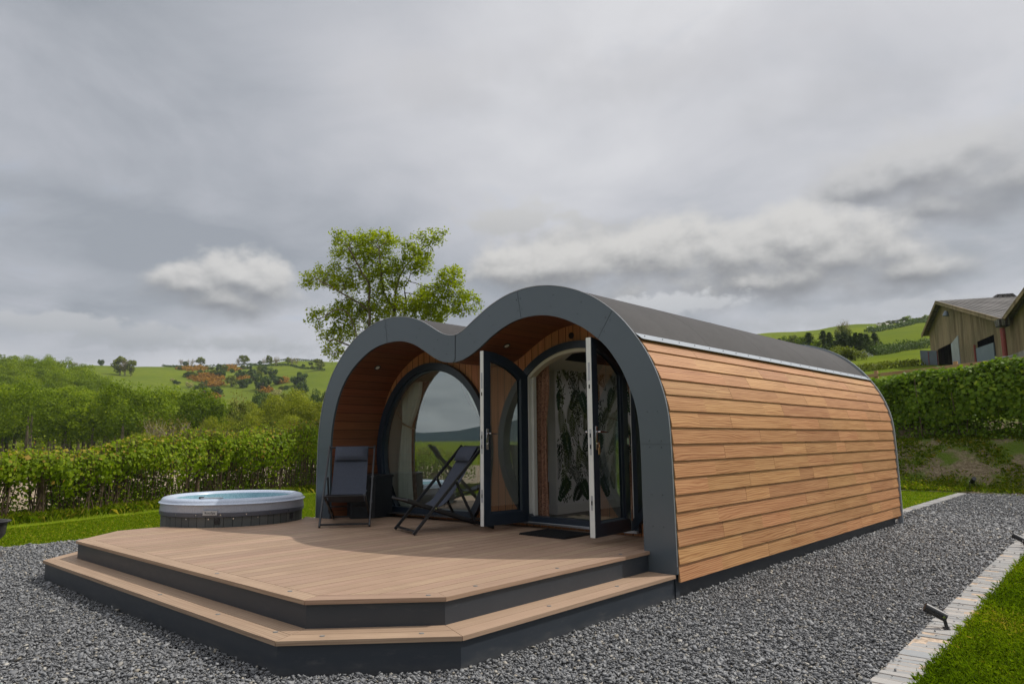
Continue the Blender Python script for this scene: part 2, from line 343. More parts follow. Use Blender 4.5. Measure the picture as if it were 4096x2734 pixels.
    # fronds of the wallpaper
    t = NT('leaf_print'); r = t.attr(); MT['print'] = t.bsdf(t.ramp(r, [(0, (.035,.045,.03)), (.3, (.045,.085,.05)), (.6, (.10,.13,.03)), (.85, (.22,.23,.22)), (1, (.05,.06,.05))]), .75, .15)
    # leaves
    MT['lv_tree'] = leafmat('young_tree_leaf', [(0, (.12,.165,.012)), (.35, (.23,.30,.018)), (.75, (.32,.385,.03)), (1, (.41,.45,.055))], .58)
    MT['lv_hedge'] = leafmat('hazel_leaf', [(0, (.07,.12,.012)), (.4, (.145,.235,.018)), (.8, (.24,.34,.032)), (.93, (.28,.34,.05)), (1, (.34,.23,.10))], .38, .5, .25)
    MT['lv_hedge_dark'] = leafmat('bank_hedge_leaf', [(0, (.06,.115,.014)), (.5, (.11,.20,.022)), (.85, (.175,.275,.035)), (1, (.25,.33,.06))], .38, .5, .28)
    MT['lv_oak'] = leafmat('oakwood_leaf', [(0, (.06,.10,.006)), (.4, (.135,.21,.010)), (.8, (.21,.295,.015)), (1, (.28,.34,.022))], .36)
    MT['lv_dark'] = leafmat('dark_bush_leaf', [(0, (.035,.068,.02)), (.5, (.06,.11,.03)), (1, (.10,.16,.04))], .22)
    MT['lv_mid'] = leafmat('copse_leaf', [(0, (.07,.10,.015)), (.5, (.125,.165,.022)), (1, (.185,.22,.04))], .25)
    MT['lv_willow'] = leafmat('willow_leaf', [(0, (.12,.155,.018)), (.5, (.20,.245,.03)), (1, (.29,.32,.06))], .35)
    MT['lv_bare'] = leafmat('thin_spring_leaf', [(0, (.13,.11,.06)), (.5, (.19,.17,.085)), (1, (.26,.24,.12))], .25)
    MT['lv_con'] = leafmat('conifer_needles', [(0, (.03,.058,.028)), (.5, (.058,.10,.045)), (1, (.10,.15,.06))], .15)
    MT['lv_gorse'] = leafmat('gorse_flower', [(0, (.10,.10,.025)), (.35, (.25,.14,.028)), (.8, (.36,.195,.03)), (1, (.44,.27,.05))], .2)
    MT['lv_may'] = leafmat('hawthorn_blossom', [(0, (.10,.14,.05)), (.45, (.35,.36,.30)), (1, (.62,.61,.56))], .2)
    MT['grass'] = leafmat('grass_blade', [(0, (.075,.14,.008)), (.5, (.15,.245,.013)), (.88, (.22,.30,.022)), (1, (.42,.37,.14))], .4, .55, .2)
    MT['longgrass'] = leafmat('long_grass_blade', [(0, (.09,.16,.014)), (.5, (.18,.275,.026)), (.85, (.28,.35,.05)), (1, (.5,.42,.22))], .4, .55, .2)
mk_special()

# ------------------------------------------------------------------ sky, sun
SUN = Vector((.46, .665, 1.0)).normalized()
def make_world():
    w = bpy.data.worlds.new('World'); sc.world = w; w.use_nodes = True; t = NT.__new__(NT); t.t = w.node_tree; t.t.nodes.clear(); t.m = None
    w.cycles.sampling_method = 'NONE'; out = t.n('ShaderNodeOutputWorld'); bg = t.n('ShaderNodeBackground'); t.l(bg.outputs[0], out.inputs[0])
    sky = t.n('ShaderNodeTexSky', sky_type='NISHITA'); sky.sun_disc = False; sky.sun_elevation = math.asin(SUN.z); sky.sun_rotation = math.atan2(SUN.x, SUN.y); sky.air_density = 1.0; sky.dust_density = 1.5
    d = t.n('ShaderNodeTexCoord').outputs['Generated']; sp = t.n('ShaderNodeSeparateXYZ'); t.l(d, sp.inputs[0])
    z = t.math('MAXIMUM', sp.outputs[2], 0.0); den = t.math('ADD', z, .16)
    pc = t.n('ShaderNodeCombineXYZ'); t.l(t.math('DIVIDE', sp.outputs[0], den), pc.inputs[0]); t.l(t.math('DIVIDE', sp.outputs[1], den), pc.inputs[1])
    pl = pc.outputs[0]
    n1 = t.noise(t.mapv(pl, (1,1,1), (3.1, 1.7, 0)), .62, 3, .5, .3, '2D'); n2 = t.noise(t.mapv(pl, (1,1,1), (9.4, -4.2, 2)), 1.7, 6, .58, .3, '2D'); n3 = t.noise(d, 9.0, 6, .6)
    f = t.math('ADD', t.math('MULTIPLY', n1, .75), t.math('MULTIPLY', n2, .33))
    base = t.ramp(f, [(.36, (.30,.318,.345)), (.47, (.405,.416,.444)), (.58, (.50,.503,.525)), (.70, (.58,.58,.595))])
    # brighter toward the sun side, darker toward the left of the valley
    sun = t.n('ShaderNodeVectorMath', operation='DOT_PRODUCT'); t.l(d, sun.inputs[0]); sun.inputs[1].default_value = tuple(SUN)
    base = t.mix(1.0, base, t.mix(t.smooth(sun.outputs['Value'], .1, 1.0), (.94,.95,.97), (1.08,1.075,1.07)), 'MULTIPLY')
    base = t.mix(1.0, base, t.mix(t.smooth(sp.outputs[2], .58, .98), (1,1,1), (1.9,1.9,1.9)), 'MULTIPLY')      # an overcast zenith is brighter than its rim
    gap = t.smooth(n2, .62, .80)
    def cloud(colr, lobes, sc_=3.2, top=(.60,.595,.585), bot=(.22,.225,.24), soft=(.16, .6), op=1.0, seed=0.0, amp=.55, lightdir=(.35,.9), crisp=False):
        """a cloud bank seen in one direction of the sky: a union of soft lobes broken up by noise, lit from above"""
        cx = sum(l[0] for l in lobes)/len(lobes); cy = sum(l[1] for l in lobes)/len(lobes)
        c = unit(pray(cx, cy)); rt = unit(np.cross(c, np.array([0,0,1.]))); up = np.cross(rt, c)
        def dot(v):
            nd = t.n('ShaderNodeVectorMath', operation='DOT_PRODUCT'); t.l(d, nd.inputs[0]); nd.inputs[1].default_value = tuple(map(float, v)); return nd.outputs['Value']
        w0 = dot(c); inv = t.math('DIVIDE', 1.0, t.math('MAXIMUM', w0, .08)); u = t.math('MULTIPLY', dot(rt), inv); v = t.math('MULTIPLY', dot(up), inv)
        L = []
        for (px, py, rx, ry) in lobes:
            p = pray(px, py); k = p@c; L.append(((p@rt)/k, (p@up)/k, rx/FPX/k, ry/FPX/k))
        R = np.mean([min(l[2], l[3]) for l in L])
        def dens(du, dv):
            uu = t.math('ADD', u, du); vv = t.math('ADD', v, dv); best = None
            for (lu, lv, a, b) in L:
                x = t.math('DIVIDE', t.math('SUBTRACT', uu, lu), a); y = t.math('DIVIDE', t.math('SUBTRACT', vv, lv), b)
                q = t.math('SUBTRACT', 1.0, t.math('SQRT', t.math('ADD', t.math('MULTIPLY', x, x), t.math('MULTIPLY', y, y))))
                best = q if best is None else t.math('SMOOTH_MAX', best, q, .25)
            cv = t.n('ShaderNodeCombineXYZ'); t.l(uu, cv.inputs[0]); t.l(vv, cv.inputs[1])
            n1 = t.noise(t.mapv(cv.outputs[0], (1/R*.55, 1/R*.8, 1), (seed*3.7, seed*1.9, 0)), sc_*.45, 5 if crisp else 3, .52, .0, '2D')
            return t.math('ADD', best, t.math('MULTIPLY', t.math('SUBTRACT', n1, .5), amp*2.6))
        d0 = dens(0.0, 0.0); d1_ = dens(lightdir[0]*R*.26, lightdir[1]*R*.26) if crisp else None
        vr = (max(l[1]+l[3] for l in L)-min(l[1]-l[3] for l in L)); vm = (max(l[1]+l[3] for l in L)+min(l[1]-l[3] for l in L))/2
        hgt_ = t.math('DIVIDE', t.math('SUBTRACT', v, vm), vr)                       # -.5 at the base, .5 at the top
        upper = t.smooth(hgt_, -.35, .25); sw = t.math('ADD', soft[1], t.math('MULTIPLY', upper, soft[0]-soft[1]))
        a = t.math('DIVIDE', d0, sw, clamp=True); a = t.math('MULTIPLY', t.smooth(a, 0, 1), t.math('MULTIPLY', t.math('GREATER_THAN', w0, .1), op))
        lit = t.math('ADD', t.math('MULTIPLY', t.math('SUBTRACT', d0, d1_) if crisp else 0.0, .85), t.math('ADD', t.math('MULTIPLY', hgt_, 1.0), .45))
        return t.mix(a, colr, t.mix(t.smooth(lit, .0, 1.0), bot, top))
    colr = base
    # a few real openings of blue
    colr = t.mix(t.math('MULTIPLY', gap, .35), colr, (.30,.37,.48))
    for args in CLOUDS: colr = cloud(colr, *args[0], **args[1])
    # horizon band a little paler
    # the overcast deck (mostly) in front of the sky texture
    skyc = t.n('ShaderNodeVectorMath', operation='SCALE'); t.l(sky.outputs[0], skyc.inputs[0]); skyc.inputs[3].default_value = .07
    fin = t.mix(.94, skyc.outputs[0], colr)
    t.l(fin, bg.inputs[0]); bg.inputs[1].default_value = 1.0
K = 1.7437
CLOUDS = [
    (([(x*K, y*K, a*K, b*K) for x, y, a, b in ((150,745,210,34),(330,775,220,40),(560,790,260,30))],), dict(top=(.47,.475,.485), bot=(.30,.315,.335), soft=(.5,1.0), op=.75, seed=2.0, amp=.5)),
    (([(x*K, y*K, a*K, b*K) for x, y, a, b in ((1000,190,330,120),(1500,150,500,130),(1900,230,380,120))],), dict(top=(.52,.515,.53), bot=(.40,.405,.425), soft=(1.0,1.5), op=.6, seed=5.0, amp=.6)),
    (([(x*K, y*K, a*K, b*K) for x, y, a, b in ((1180,500,150,55),(1330,560,230,75),(1250,620,160,45))],), dict(top=(.52,.515,.50), bot=(.30,.30,.305), soft=(.55,1.0), op=.8, seed=8.0, amp=.55)),
    (([(x*K, y*K, a*K, b*K) for x, y, a, b in ((1990,430,200,120),(2130,375,250,130),(2310,400,280,150),(2120,480,320,80))],), dict(top=(.50,.495,.49), bot=(.20,.205,.215), soft=(.7,1.1), op=.9, seed=11.0, amp=.42, crisp=True)),
    (([(x*K, y*K, a*K, b*K) for x, y, a, b in ((1270,610,280,90),(1500,580,240,100),(1690,585,260,110),(1840,560,240,108),(1970,585,260,105),(1740,650,560,90),(2090,620,200,80))],), dict(top=(.575,.562,.54), bot=(.185,.188,.195), soft=(.5,1.1), op=.95, seed=14.0, amp=.42, crisp=True)),
    (([(x*K, y*K, a*K, b*K) for x, y, a, b in ((440,648,120,66),(545,640,130,88),(605,660,105,78),(520,690,200,66))],), dict(top=(.57,.56,.545), bot=(.215,.222,.235), soft=(.45,1.0), op=.97, seed=17.0, amp=.36, crisp=True)),
    (([(x*K, y*K, a*K, b*K) for x, y, a, b in ((1500,700,240,32),(1900,735,330,36),(2150,700,160,28))],), dict(top=(.53,.535,.545), bot=(.36,.37,.39), soft=(.5,1.0), op=.8, seed=21.0, amp=.5)),
]
make_world()
sl = bpy.data.lights.new('sun', 'SUN'); sl.energy = 2.6; sl.angle = math.radians(.55); sl.color = (1.0, .955, .89)
so = bpy.data.objects.new('sun', sl); COL.objects.link(so); so.rotation_euler = (-SUN).to_track_quat('-Z', 'Y').to_euler(); so.location = SUN*60
sc.view_settings.view_transform = 'Standard'; sc.view_settings.look = 'None'; sc.view_settings.exposure = .28; sc.view_settings.gamma = 1.0
sc.cycles.max_bounces = 8; sc.cycles.transparent_max_bounces = 12; sc.cycles.diffuse_bounces = 4; sc.cycles.caustics_reflective = False; sc.cycles.caustics_refractive = False
sc.cycles.use_denoising = True
# ------------------------------------------------------------------ terrain
F2 = unit(np.array([-math.sin(YAW), math.cos(YAW)])); R2 = np.array([F2[1], -F2[0]])
DK = np.array([0, 14, 18, 22, 30, 45, 70, 100, 150, 200, 260, 350, 450, 600, 900, 3000.])
HT = {
 -1500: [0,0,0,-.2,-.4,-3.5,-8.5,-4.5,7,18,20,22,25,25,20,10],
 0:    [0,0,0,-.2,-.4,-3.5,-8.5,-4.5,7.2,18.5,22,30,40,45,30,10],
 200:  [0,0,0,-.2,-.4,-3.5,-8.5,-4.8,6.6,17,22,34,46,48,30,10],
 320:  [0,0,0,-.2,-.4,-3.5,-8.5,-5,6.2,16.2,22,37.5,51,48,30,10],
 560:  [0,0,0,-.2,-.4,-3.5,-8.5,-5.5,3.0,9.6,17,36,50.4,47,30,10],
 800:  [0,0,0,-.2,-.4,-3.2,-7.5,-6,-1.0,4.0,13.5,34.5,49,46,30,10],
 1000: [0,0,0,-.2,-.4,-3,-6.5,-5.5,-2,2.6,12,34,50,47,30,10],
 1150: [0,0,0,-.2,-.4,-3,-6,-5,-1.8,3.0,12.8,36,53.2,50,30,10],
 1310: [0,0,0,-.1,-.4,-2.4,-2.8,-2.5,-.4,4.5,14,37,52,49,30,10],
 2000: [0,0,.3,.8,1.2,2,3.5,6,12,19,28,46,57,52,30,10],
 2800: [0,0,.8,1.7,2.8,4.6,7.8,11.6,19,27.5,35.5,49.5,50,46,30,10],
 3140: [0,0,1.0,2.0,3.2,5.2,8.6,12.6,20.5,29.5,38,52.6,53,48,30,10],
 3500: [0,0,1.0,2.0,3.2,5.3,8.8,13.0,21.5,31,41,57.0,57,50,30,10],
 3720: [0,0,1.0,2.0,3.2,5.4,9.0,13.4,22.3,32.5,42.5,59.6,60,54,30,10],
 4096: [0,0,1.0,2.0,3.3,5.6,9.4,14.2,23.5,34.5,46,66.5,67,60,30,10],
 5200: [0,0,1.0,2.0,3.3,5.6,9.6,14.6,25,37,51,76,76,60,30,10]}
PK = np.array(sorted(HT)); HM = np.array([HT[k] for k in PK], float)
def sstep(x): x = np.clip(x, 0, 1); return x*x*(3-2*x)
def hgt(x, y):
    x = np.asarray(x, float); y = np.asarray(y, float); rx, ry = x-CAM[0], y-CAM[1]
    D = rx*F2[0]+ry*F2[1]; L = rx*R2[0]+ry*R2[1]; r = np.hypot(rx, ry); ph = np.arctan2(L, D)
    pc = np.clip(ph, -1.0, 1.0); px = np.clip(2048+FPX*np.tan(pc), PK[0], PK[-1]); De = r*np.cos(np.clip(ph, -1.0, 1.0))
    i = np.clip(np.searchsorted(PK, px)-1, 0, len(PK)-2); t = (px-PK[i])/(PK[i+1]-PK[i]); t = t*t*(3-2*t)
    j = np.clip(np.searchsorted(DK, De)-1, 0, len(DK)-2); s = np.clip((De-DK[j])/(DK[j+1]-DK[j]), 0, 1)
    h = (HM[i, j]*(1-t)+HM[i+1, j]*t)*(1-s)+(HM[i, j+1]*(1-t)+HM[i+1, j+1]*t)*s
    back = np.interp(r, [0, 15, 60, 200, 500, 3000], [0, 0, -.6, -2, -6, -10])
    w = sstep((np.abs(ph)-.95)/.35); h = h*(1-w)+back*w
    bk = (1.32*sstep((y-14.9-.0*x)/2.3)+.2*np.clip(y-17.1, 0, 3.2))*sstep((x+12)/6)*sstep((14-x)/4)
    near = (y > 14) & (y < 21)
    h = np.where((h > 0) & (y < 17.5) & (x > -11), bk, np.maximum(h, bk))
    # gentle unevenness of the far land
    h = h+np.where(r > 60, .5*np.sin(x*.045+1)*np.cos(y*.038)+.25*np.sin(x*.13)*np.sin(y*.11+2), 0)*sstep((r-60)/60)
    return h
def H1(x, y): return float(hgt(np.array([x]), np.array([y]))[0])
def ghit(px, py, d0=20, d1=640):        # where the sight line through a photo pixel meets the land
    d = np.geomspace(d0, d1, 900); P = CAM+pray(px, py)[None]*d[:, None]; below = P[:, 2] < hgt(P[:, 0], P[:, 1])
    k = int(np.argmax(below)) if below.any() else int(np.argmax((hgt(P[:, 0], P[:, 1])-CAM[2])/d))
    return np.array([P[k, 0], P[k, 1], H1(P[k, 0], P[k, 1])]), d[k]
def polar_ground():
    na = 420; R = np.concatenate([np.linspace(0.5, 12, 14), np.linspace(12.6, 32, 44), np.geomspace(33, 2600, 90)]); nr = len(R)
    A = np.linspace(0, 2*PI, na, endpoint=False); X = CAM[0]+R[:, None]*np.cos(A); Y = CAM[1]+R[:, None]*np.sin(A); Z = hgt(X, Y)-.02-np.where((Y > 15.3) & (Y < 19.7) & (X > -9.5) & (X < 11.5), .22, 0)
    v = [(CAM[0], CAM[1], -.02)]+list(zip(X.ravel(), Y.ravel(), Z.ravel())); f = [(0, 1+j, 1+(j+1) % na) for j in range(na)]
    for k in range(nr-1):
        b = 1+k*na
        f += [(b+j, b+na+j, b+na+(j+1) % na, b+(j+1) % na) for j in range(na)]
    me = bpy.data.meshes.new('ground'); me.from_pydata(v, [], f); me.materials.append(MT['land']); me.polygons.foreach_set('use_smooth', [True]*len(f))
    o = bpy.data.objects.new('ground', me); COL.objects.link(o); tag(o, kind='structure', label='green rolling farmland rising to hills all around', cat='ground')
polar_ground()
def sheet(name, xs, ys, mat, dz, mask=None, kind='structure', label=None, follow=True, cat=None):
    X, Y = np.meshgrid(xs, ys); Z = (hgt(X, Y) if follow else 0*X)+dz; nx = len(xs)
    v = list(zip(X.ravel(), Y.ravel(), Z.ravel())); f = []
    for j in range(len(ys)-1):
        for i in range(nx-1):
            if mask is None or mask((xs[i]+xs[i+1])/2, (ys[j]+ys[j+1])/2): f.append((j*nx+i, j*nx+i+1, (j+1)*nx+i+1, (j+1)*nx+i))
    me = bpy.data.meshes.new(name); me.from_pydata(v, [], f); me.materials.append(mat); me.polygons.foreach_set('use_smooth', [True]*len(f))
    o = bpy.data.objects.new(name, me); COL.objects.link(o); return tag(o, label, cat, kind=kind)
def edge_in(y): return 1.865-.034*y          # inner side of the right-hand stone edging
def edge_out(y): return edge_in(y)+.215
# gravel yard, lawns, bank, bare field
m = MB(); 
def poly(m, pts, z): m.face([(x, y, z) for x, y in pts])
poly(m, [(-8.5,-14),(edge_in(-14),-14),(edge_in(9.2),9.2),(-8.5,9.2)], 0.0)
poly(m, [(-.42,9.2),(edge_in(9.2),9.2),(edge_in(15.2),15.2),(-.5,15.2)], 0.0)
g = m.build('gravel', MT['gravel']); tag(g, 'grey slate gravel bed round the pod and deck', 'gravel', kind='structure')
m = MB(); poly(m, [(-13.2,-14),(-8.62,-14),(-8.62,9.4),(-15.6,9.4)], -.004); poly(m, [(-9,9.45),(-.65,9.45),(-.72,15.3),(-9,15.3)], -.004)
poly(m, [(edge_out(-14)+.02,-14),(9,-14),(9,15.2),(edge_out(15.2)+.02,15.2)], -.004)
tag(m.build('lawn', MT['turf']), 'mown bright green lawn beside the gravel', 'lawn', kind='structure')
sheet('bank', np.arange(-10, 12.1, .3), np.concatenate([np.arange(15.0, 17.4, .15), np.arange(17.4, 20, .4)]), MT['bank'], .015, label='rough earth bank with patchy grass below the hedge', cat='bank')
HA, HB = np.array([-10.35,-8.0]), np.array([-15.9, 7.2]); HD = unit(HB-HA); HN = np.array([-HD[1], HD[0]])     # line of the left hedge; HN points away from the pod
def soil_mask(x, y):
    q = (np.array([x, y])-HA); s = q@HN; return .15 < s < 17 and -30 < q@HD < 40
sheet('field', np.arange(-46, -9.5, .6), np.arange(-26, 42, .6), MT['soil'], .012, soil_mask, label='bare pinkish brown soil field beyond the hedge', cat='field')
# stone edging of setts
def setts():
    m = MB(); m2 = MB(); rg = random.Random(3)
    def run(p, q, w, z=.014, pitch=.088):
        p, q = Vector(p), Vector(q); d = (q-p); L = d.length; d.normalize(); nrm = Vector((d.y, -d.x, 0)); k = 0; s = 0
        m2.hexa([p+Vector((0,0,-.05)), p+nrm*w+Vector((0,0,-.05)), q+nrm*w+Vector((0,0,-.05)), q+Vector((0,0,-.05)), p+Vector((0,0,z-.0015)), p+nrm*w+Vector((0,0,z-.0015)), q+nrm*w+Vector((0,0,z-.0015)), q+Vector((0,0,z-.0015))])
        while s < L-.03:
            pw = pitch*rg.uniform(.75, 1.2); e = min(s+pw-.008, L); o = rg.uniform(-.004, .006); zz = z+rg.uniform(-.002, .005); tl = rg.uniform(-.002, .002)
            a = p+d*s+nrm*(-.004+o); b = p+d*s+nrm*(w+.004+o); c = p+d*e+nrm*(w+.004+o+rg.uniform(-.004,.004)); dd = p+d*e+nrm*(-.004+o)
            m.hexa([Vector((x.x,x.y,-.05)) for x in (a,b,c,dd)]+[Vector((x.x,x.y,zz+(tl if i in (1,2) else -tl))) for i, x in enumerate((a,b,c,dd))], rg.random()); s += pw
    run((edge_in(-6),-6,0), (edge_in(15.2),15.2,0), .21)
    run((-.62,9.25,0), (-.70,15.2,0), .2); run((-.42,9.28,0), (-6.5,9.28,0), .16)
    run((-8.60,-14,0), (-8.60,9.3,0), .09, .012, .22)
    e = empty('stone_edging', (0,0,0)); tag(e, kind='structure', label='flush stone sett edging between gravel and lawn', cat='edging')
    m2.build('joint_bed', MT['mortar'], e); m.build('setts', MT['sett'], e, bevel=.003)
setts()
# far hills behind the viewer, mirrored in the panes
def far_hills():
    m = MB(); n = 90
    ang = np.linspace(math.radians(150), math.radians(385), n)
    for k in range(n-1):
        def ring(a):
            hh = 70+22*math.sin(a*9)+14*math.sin(a*21+1)+10*math.sin(a*4.3); R0 = 2100+150*math.sin(a*5); c, s = math.cos(a), math.sin(a)
            return [(CAM[0]+c*(R0-700), CAM[1]+s*(R0-700), -14), (CAM[0]+c*(R0-250), CAM[1]+s*(R0-250), hh*.55), (CAM[0]+c*R0, CAM[1]+s*R0, hh), (CAM[0]+c*(R0+500), CAM[1]+s*(R0+500), -14)]
        a, b = ring(ang[k]), ring(ang[k+1])
        for i in range(3): m.face([a[i], b[i], b[i+1], a[i+1]])
    tag(m.build('hills', MT['farhill'], smooth=True), 'distant hills across the valley painted haze blue', 'hills', kind='structure')
far_hills()

# ------------------------------------------------------------------ slate chips
def chips():
    rg = np.random.default_rng(11); Ps = []; 
    def region(x0, x1, y0, y1, dens):
        n = int((x1-x0)*(y1-y0)*dens); return np.stack([rg.uniform(x0, x1, n), rg.uniform(y0, y1, n)], 1)
    P = np.concatenate([region(-8.5, 2.3, -7.2, 0, 7600), region(-.1, 2.0, 0, 9.2, 7200), region(-4, -.1, 7.1, 9.2, 2500), region(-.5, 1.8, 9.2, 15.2, 3000), region(-8.5, -5.9, 0, 6, 700)])
    r = np.hypot(P[:, 0]-CAM[0], P[:, 1]-CAM[1]); keep = rg.random(len(P)) < np.clip((4.6/np.maximum(r, .5))**1.25, .10, 1.0)
    xe = P[:, 0]-(1.865-.034*P[:, 1]); keep &= (xe < 0) | ((xe < .21) & (rg.random(len(P)) < .010)); 
    dk = (P[:, 1] < .2) & (P[:, 0] > -6.0) & (P[:, 0] < -.02) & (P[:, 1] > -3.38) & ~((P[:, 0] > -.76) & (P[:, 1] < -2.62-(.0-P[:, 0]-.0)*1.06)) & ~((P[:, 0] < -5.35) & (P[:, 1] < -2.6-(P[:, 0]+6.05)*1.02))
    keep &= ~dk; keep &= ~((P[:, 0] > -5.25) & (P[:, 0] < -.02) & (P[:, 1] > 0) & (P[:, 1] < 7.1)); keep &= (r > 1.2)
    keep &= ~((P[:, 0] < -.4) & (P[:, 1] > 9.2))
    P = P[keep]; r = r[keep]; n = len(P)
    s = rg.lognormal(math.log(.0066), .30, n)*np.clip(r/7.5, 1.0, 1.7)
    base = np.array([[-1,-1,-1],[1,-1,-1],[1,1,-1],[-1,1,-1],[-1,-1,1],[1,-1,1],[1,1,1],[-1,1,1]], float)
    V = base[None]*(1+rg.uniform(-.45, .25, (n, 8, 3))); V *= (s[:, None]*np.stack([rg.uniform(.8, 1.5, n), rg.uniform(.55, 1.0, n), rg.uniform(.18, .5, n)], 1))[:, None, :]
    a = rg.uniform(0, 2*PI, n); tx = rg.normal(0, .42, n); ty = rg.normal(0, .42, n)
    ca, sa = np.cos(a)[:, None], np.sin(a)[:, None]
    y = V[..., 1]*np.cos(tx)[:, None]-V[..., 2]*np.sin(tx)[:, None]; z = V[..., 1]*np.sin(tx)[:, None]+V[..., 2]*np.cos(tx)[:, None]; x = V[..., 0]
    x, z = x*np.cos(ty)[:, None]+z*np.sin(ty)[:, None], -x*np.sin(ty)[:, None]+z*np.cos(ty)[:, None]
    V = np.stack([x*ca-y*sa+P[:, 0:1], x*sa+y*ca+P[:, 1:2], z+np.where(P[:, 0:1] > 1.865-.034*P[:, 1:2], .014, 0)+(rg.uniform(.002, .02, n)*np.clip(s/.0066, .6, 1.6))[:, None]], -1)
    fc = np.array([[3,2,1,0],[4,5,6,7],[0,1,5,4],[1,2,6,5],[2,3,7,6],[3,0,4,7]])
    o = np_mesh('gravel_chips', V, 4, MT['chip'], rg.random(n), faces=fc); tag(o, 'loose grey slate chips spread round the deck and pod', 'gravel', kind='stuff'); print('chips', n)
chips()
# ------------------------------------------------------------------ grass
def blades(name, P, h, w, mat, label, lean=.35, kind='stuff', cat='grass', seed=1, rvals=None):
    rg = np.random.default_rng(seed); n = len(P); a = rg.uniform(0, 2*PI, n); H = h*rg.uniform(.5, 1.25, n); W = w*rg.uniform(.7, 1.3, n)
    d = np.stack([np.cos(a), np.sin(a), 0*a], 1); sd = np.stack([-np.sin(a), np.cos(a), 0*a], 1); ln = rg.uniform(0, lean*2, n)
    mid = P+d*(H*ln*.3)[:, None]+np.array([0,0,1])*(H*.6)[:, None]; tip = P+d*(H*ln)[:, None]+np.array([0,0,1])*(H*np.sqrt(np.maximum(.1, 1-(ln*.7)**2)))[:, None]
    V = np.stack([P-sd*W[:, None]/2, P+sd*W[:, None]/2, mid+sd*W[:, None]*.4, tip, mid-sd*W[:, None]*.4], 1)
    o = np_mesh(name, V, 5, mat, rg.random(n) if rvals is None else rvals); return tag(o, label, cat, kind=kind)
def scatter(x0, x1, y0, y1, dens, seed):
    rg = np.random.default_rng(seed); n = int((x1-x0)*(y1-y0)*dens); return np.stack([rg.uniform(x0, x1, n), rg.uniform(y0, y1, n)], 1), rg
def with_z(P, dz=0): return np.column_stack([P, hgt(P[:, 0], P[:, 1])+dz])
P, rg = scatter(1.9, 6.5, -3.2, 6, 15000, 5); r = np.hypot(P[:, 0]-CAM[0], P[:, 1]-CAM[1])
k = (P[:, 0] > 2.075-.034*P[:, 1]+rg.normal(0, .018, len(P))) & (rg.random(len(P)) < np.clip((4.2/r)**1.6, 0, 1)) & (((P[:, 0]-CAM[0])*F2[0]+(P[:, 1]-CAM[1])*F2[1]) > 1.5); P = P[k]
pat = np.sin(P[:, 0]*3.1+1)*np.sin(P[:, 1]*2.3)+.5*np.sin(P[:, 0]*7+P[:, 1]*5)
blades('lawn_grass', with_z(P), .045, .0045, MT['grass'], 'short lush lawn grass right of the stone edging', .6, seed=2, rvals=np.clip(.45+.22*pat+np.random.default_rng(1).normal(0, .22, len(P)), 0, 1)**1.0)
P, rg = scatter(1.7, 9, 6, 14.5, 900, 15); P = P[P[:, 0] > 2.09-.034*P[:, 1]]
blades('lawn_grass', with_z(P), .045, .011, MT['grass'], 'short lawn grass further up the right side', .6, seed=9)
P, rg = scatter(-14.5, -8.55, -9, 8, 2600, 8); q = (P-HA)@HN; k = q < -1.2; P = P[k]
blades('lawn_grass', with_z(P), .035, .010, MT['grass'], 'short mown lawn grass between gravel and left hedge', .7, seed=3)
P, rg = scatter(-6.5, -.66, 9.5, 15.2, 1300, 9)
blades('lawn_grass', with_z(P), .035, .012, MT['grass'], 'short mown lawn grass behind the pod below the bank', .7, seed=4)
rg = np.random.default_rng(12); n = 46000; t = rg.uniform(-3, 18, n); s = rg.normal(-.12, .30, n); P = HA+HD*t[:, None]+HN*s[:, None]
cl = .5+.5*np.sin(t*2.7)*np.sin(t*1.3+1)+.3*np.sin(t*7); k = rg.random(n) < np.clip(cl+.25, .1, 1); P = P[k]
blades('long_grass', with_z(P), .17, .0065, MT['longgrass'], 'long rough grass along the foot of the left hedge', .5, seed=5)
rg = np.random.default_rng(13); n = 16000; P = np.stack([rg.uniform(-7, 4, n), 15.05+np.abs(rg.normal(0, .28, n))], 1); k = (rg.random(n) < np.where(P[:, 0] < -.6, 1.0, .35)); P = P[k]
blades('long_grass', with_z(P), .10, .008, MT['longgrass'], 'long grass fringe at the foot of the earth bank', .5, seed=6)
n = 64000; P = np.stack([rg.uniform(-8, 5, n), rg.uniform(15.2, 17.8, n)], 1); nz = np.sin(P[:, 0]*1.9)*np.sin(P[:, 1]*2.9+P[:, 0])+.6*np.sin(P[:, 0]*4.3+2)*np.sin(P[:, 1]*5.1); P = P[(nz+rg.normal(0, .3, n)) > .0]
blades('bank_grass', with_z(P), .08, .009, MT['longgrass'], 'thin tufts of grass growing on the earth bank', .8, seed=7)
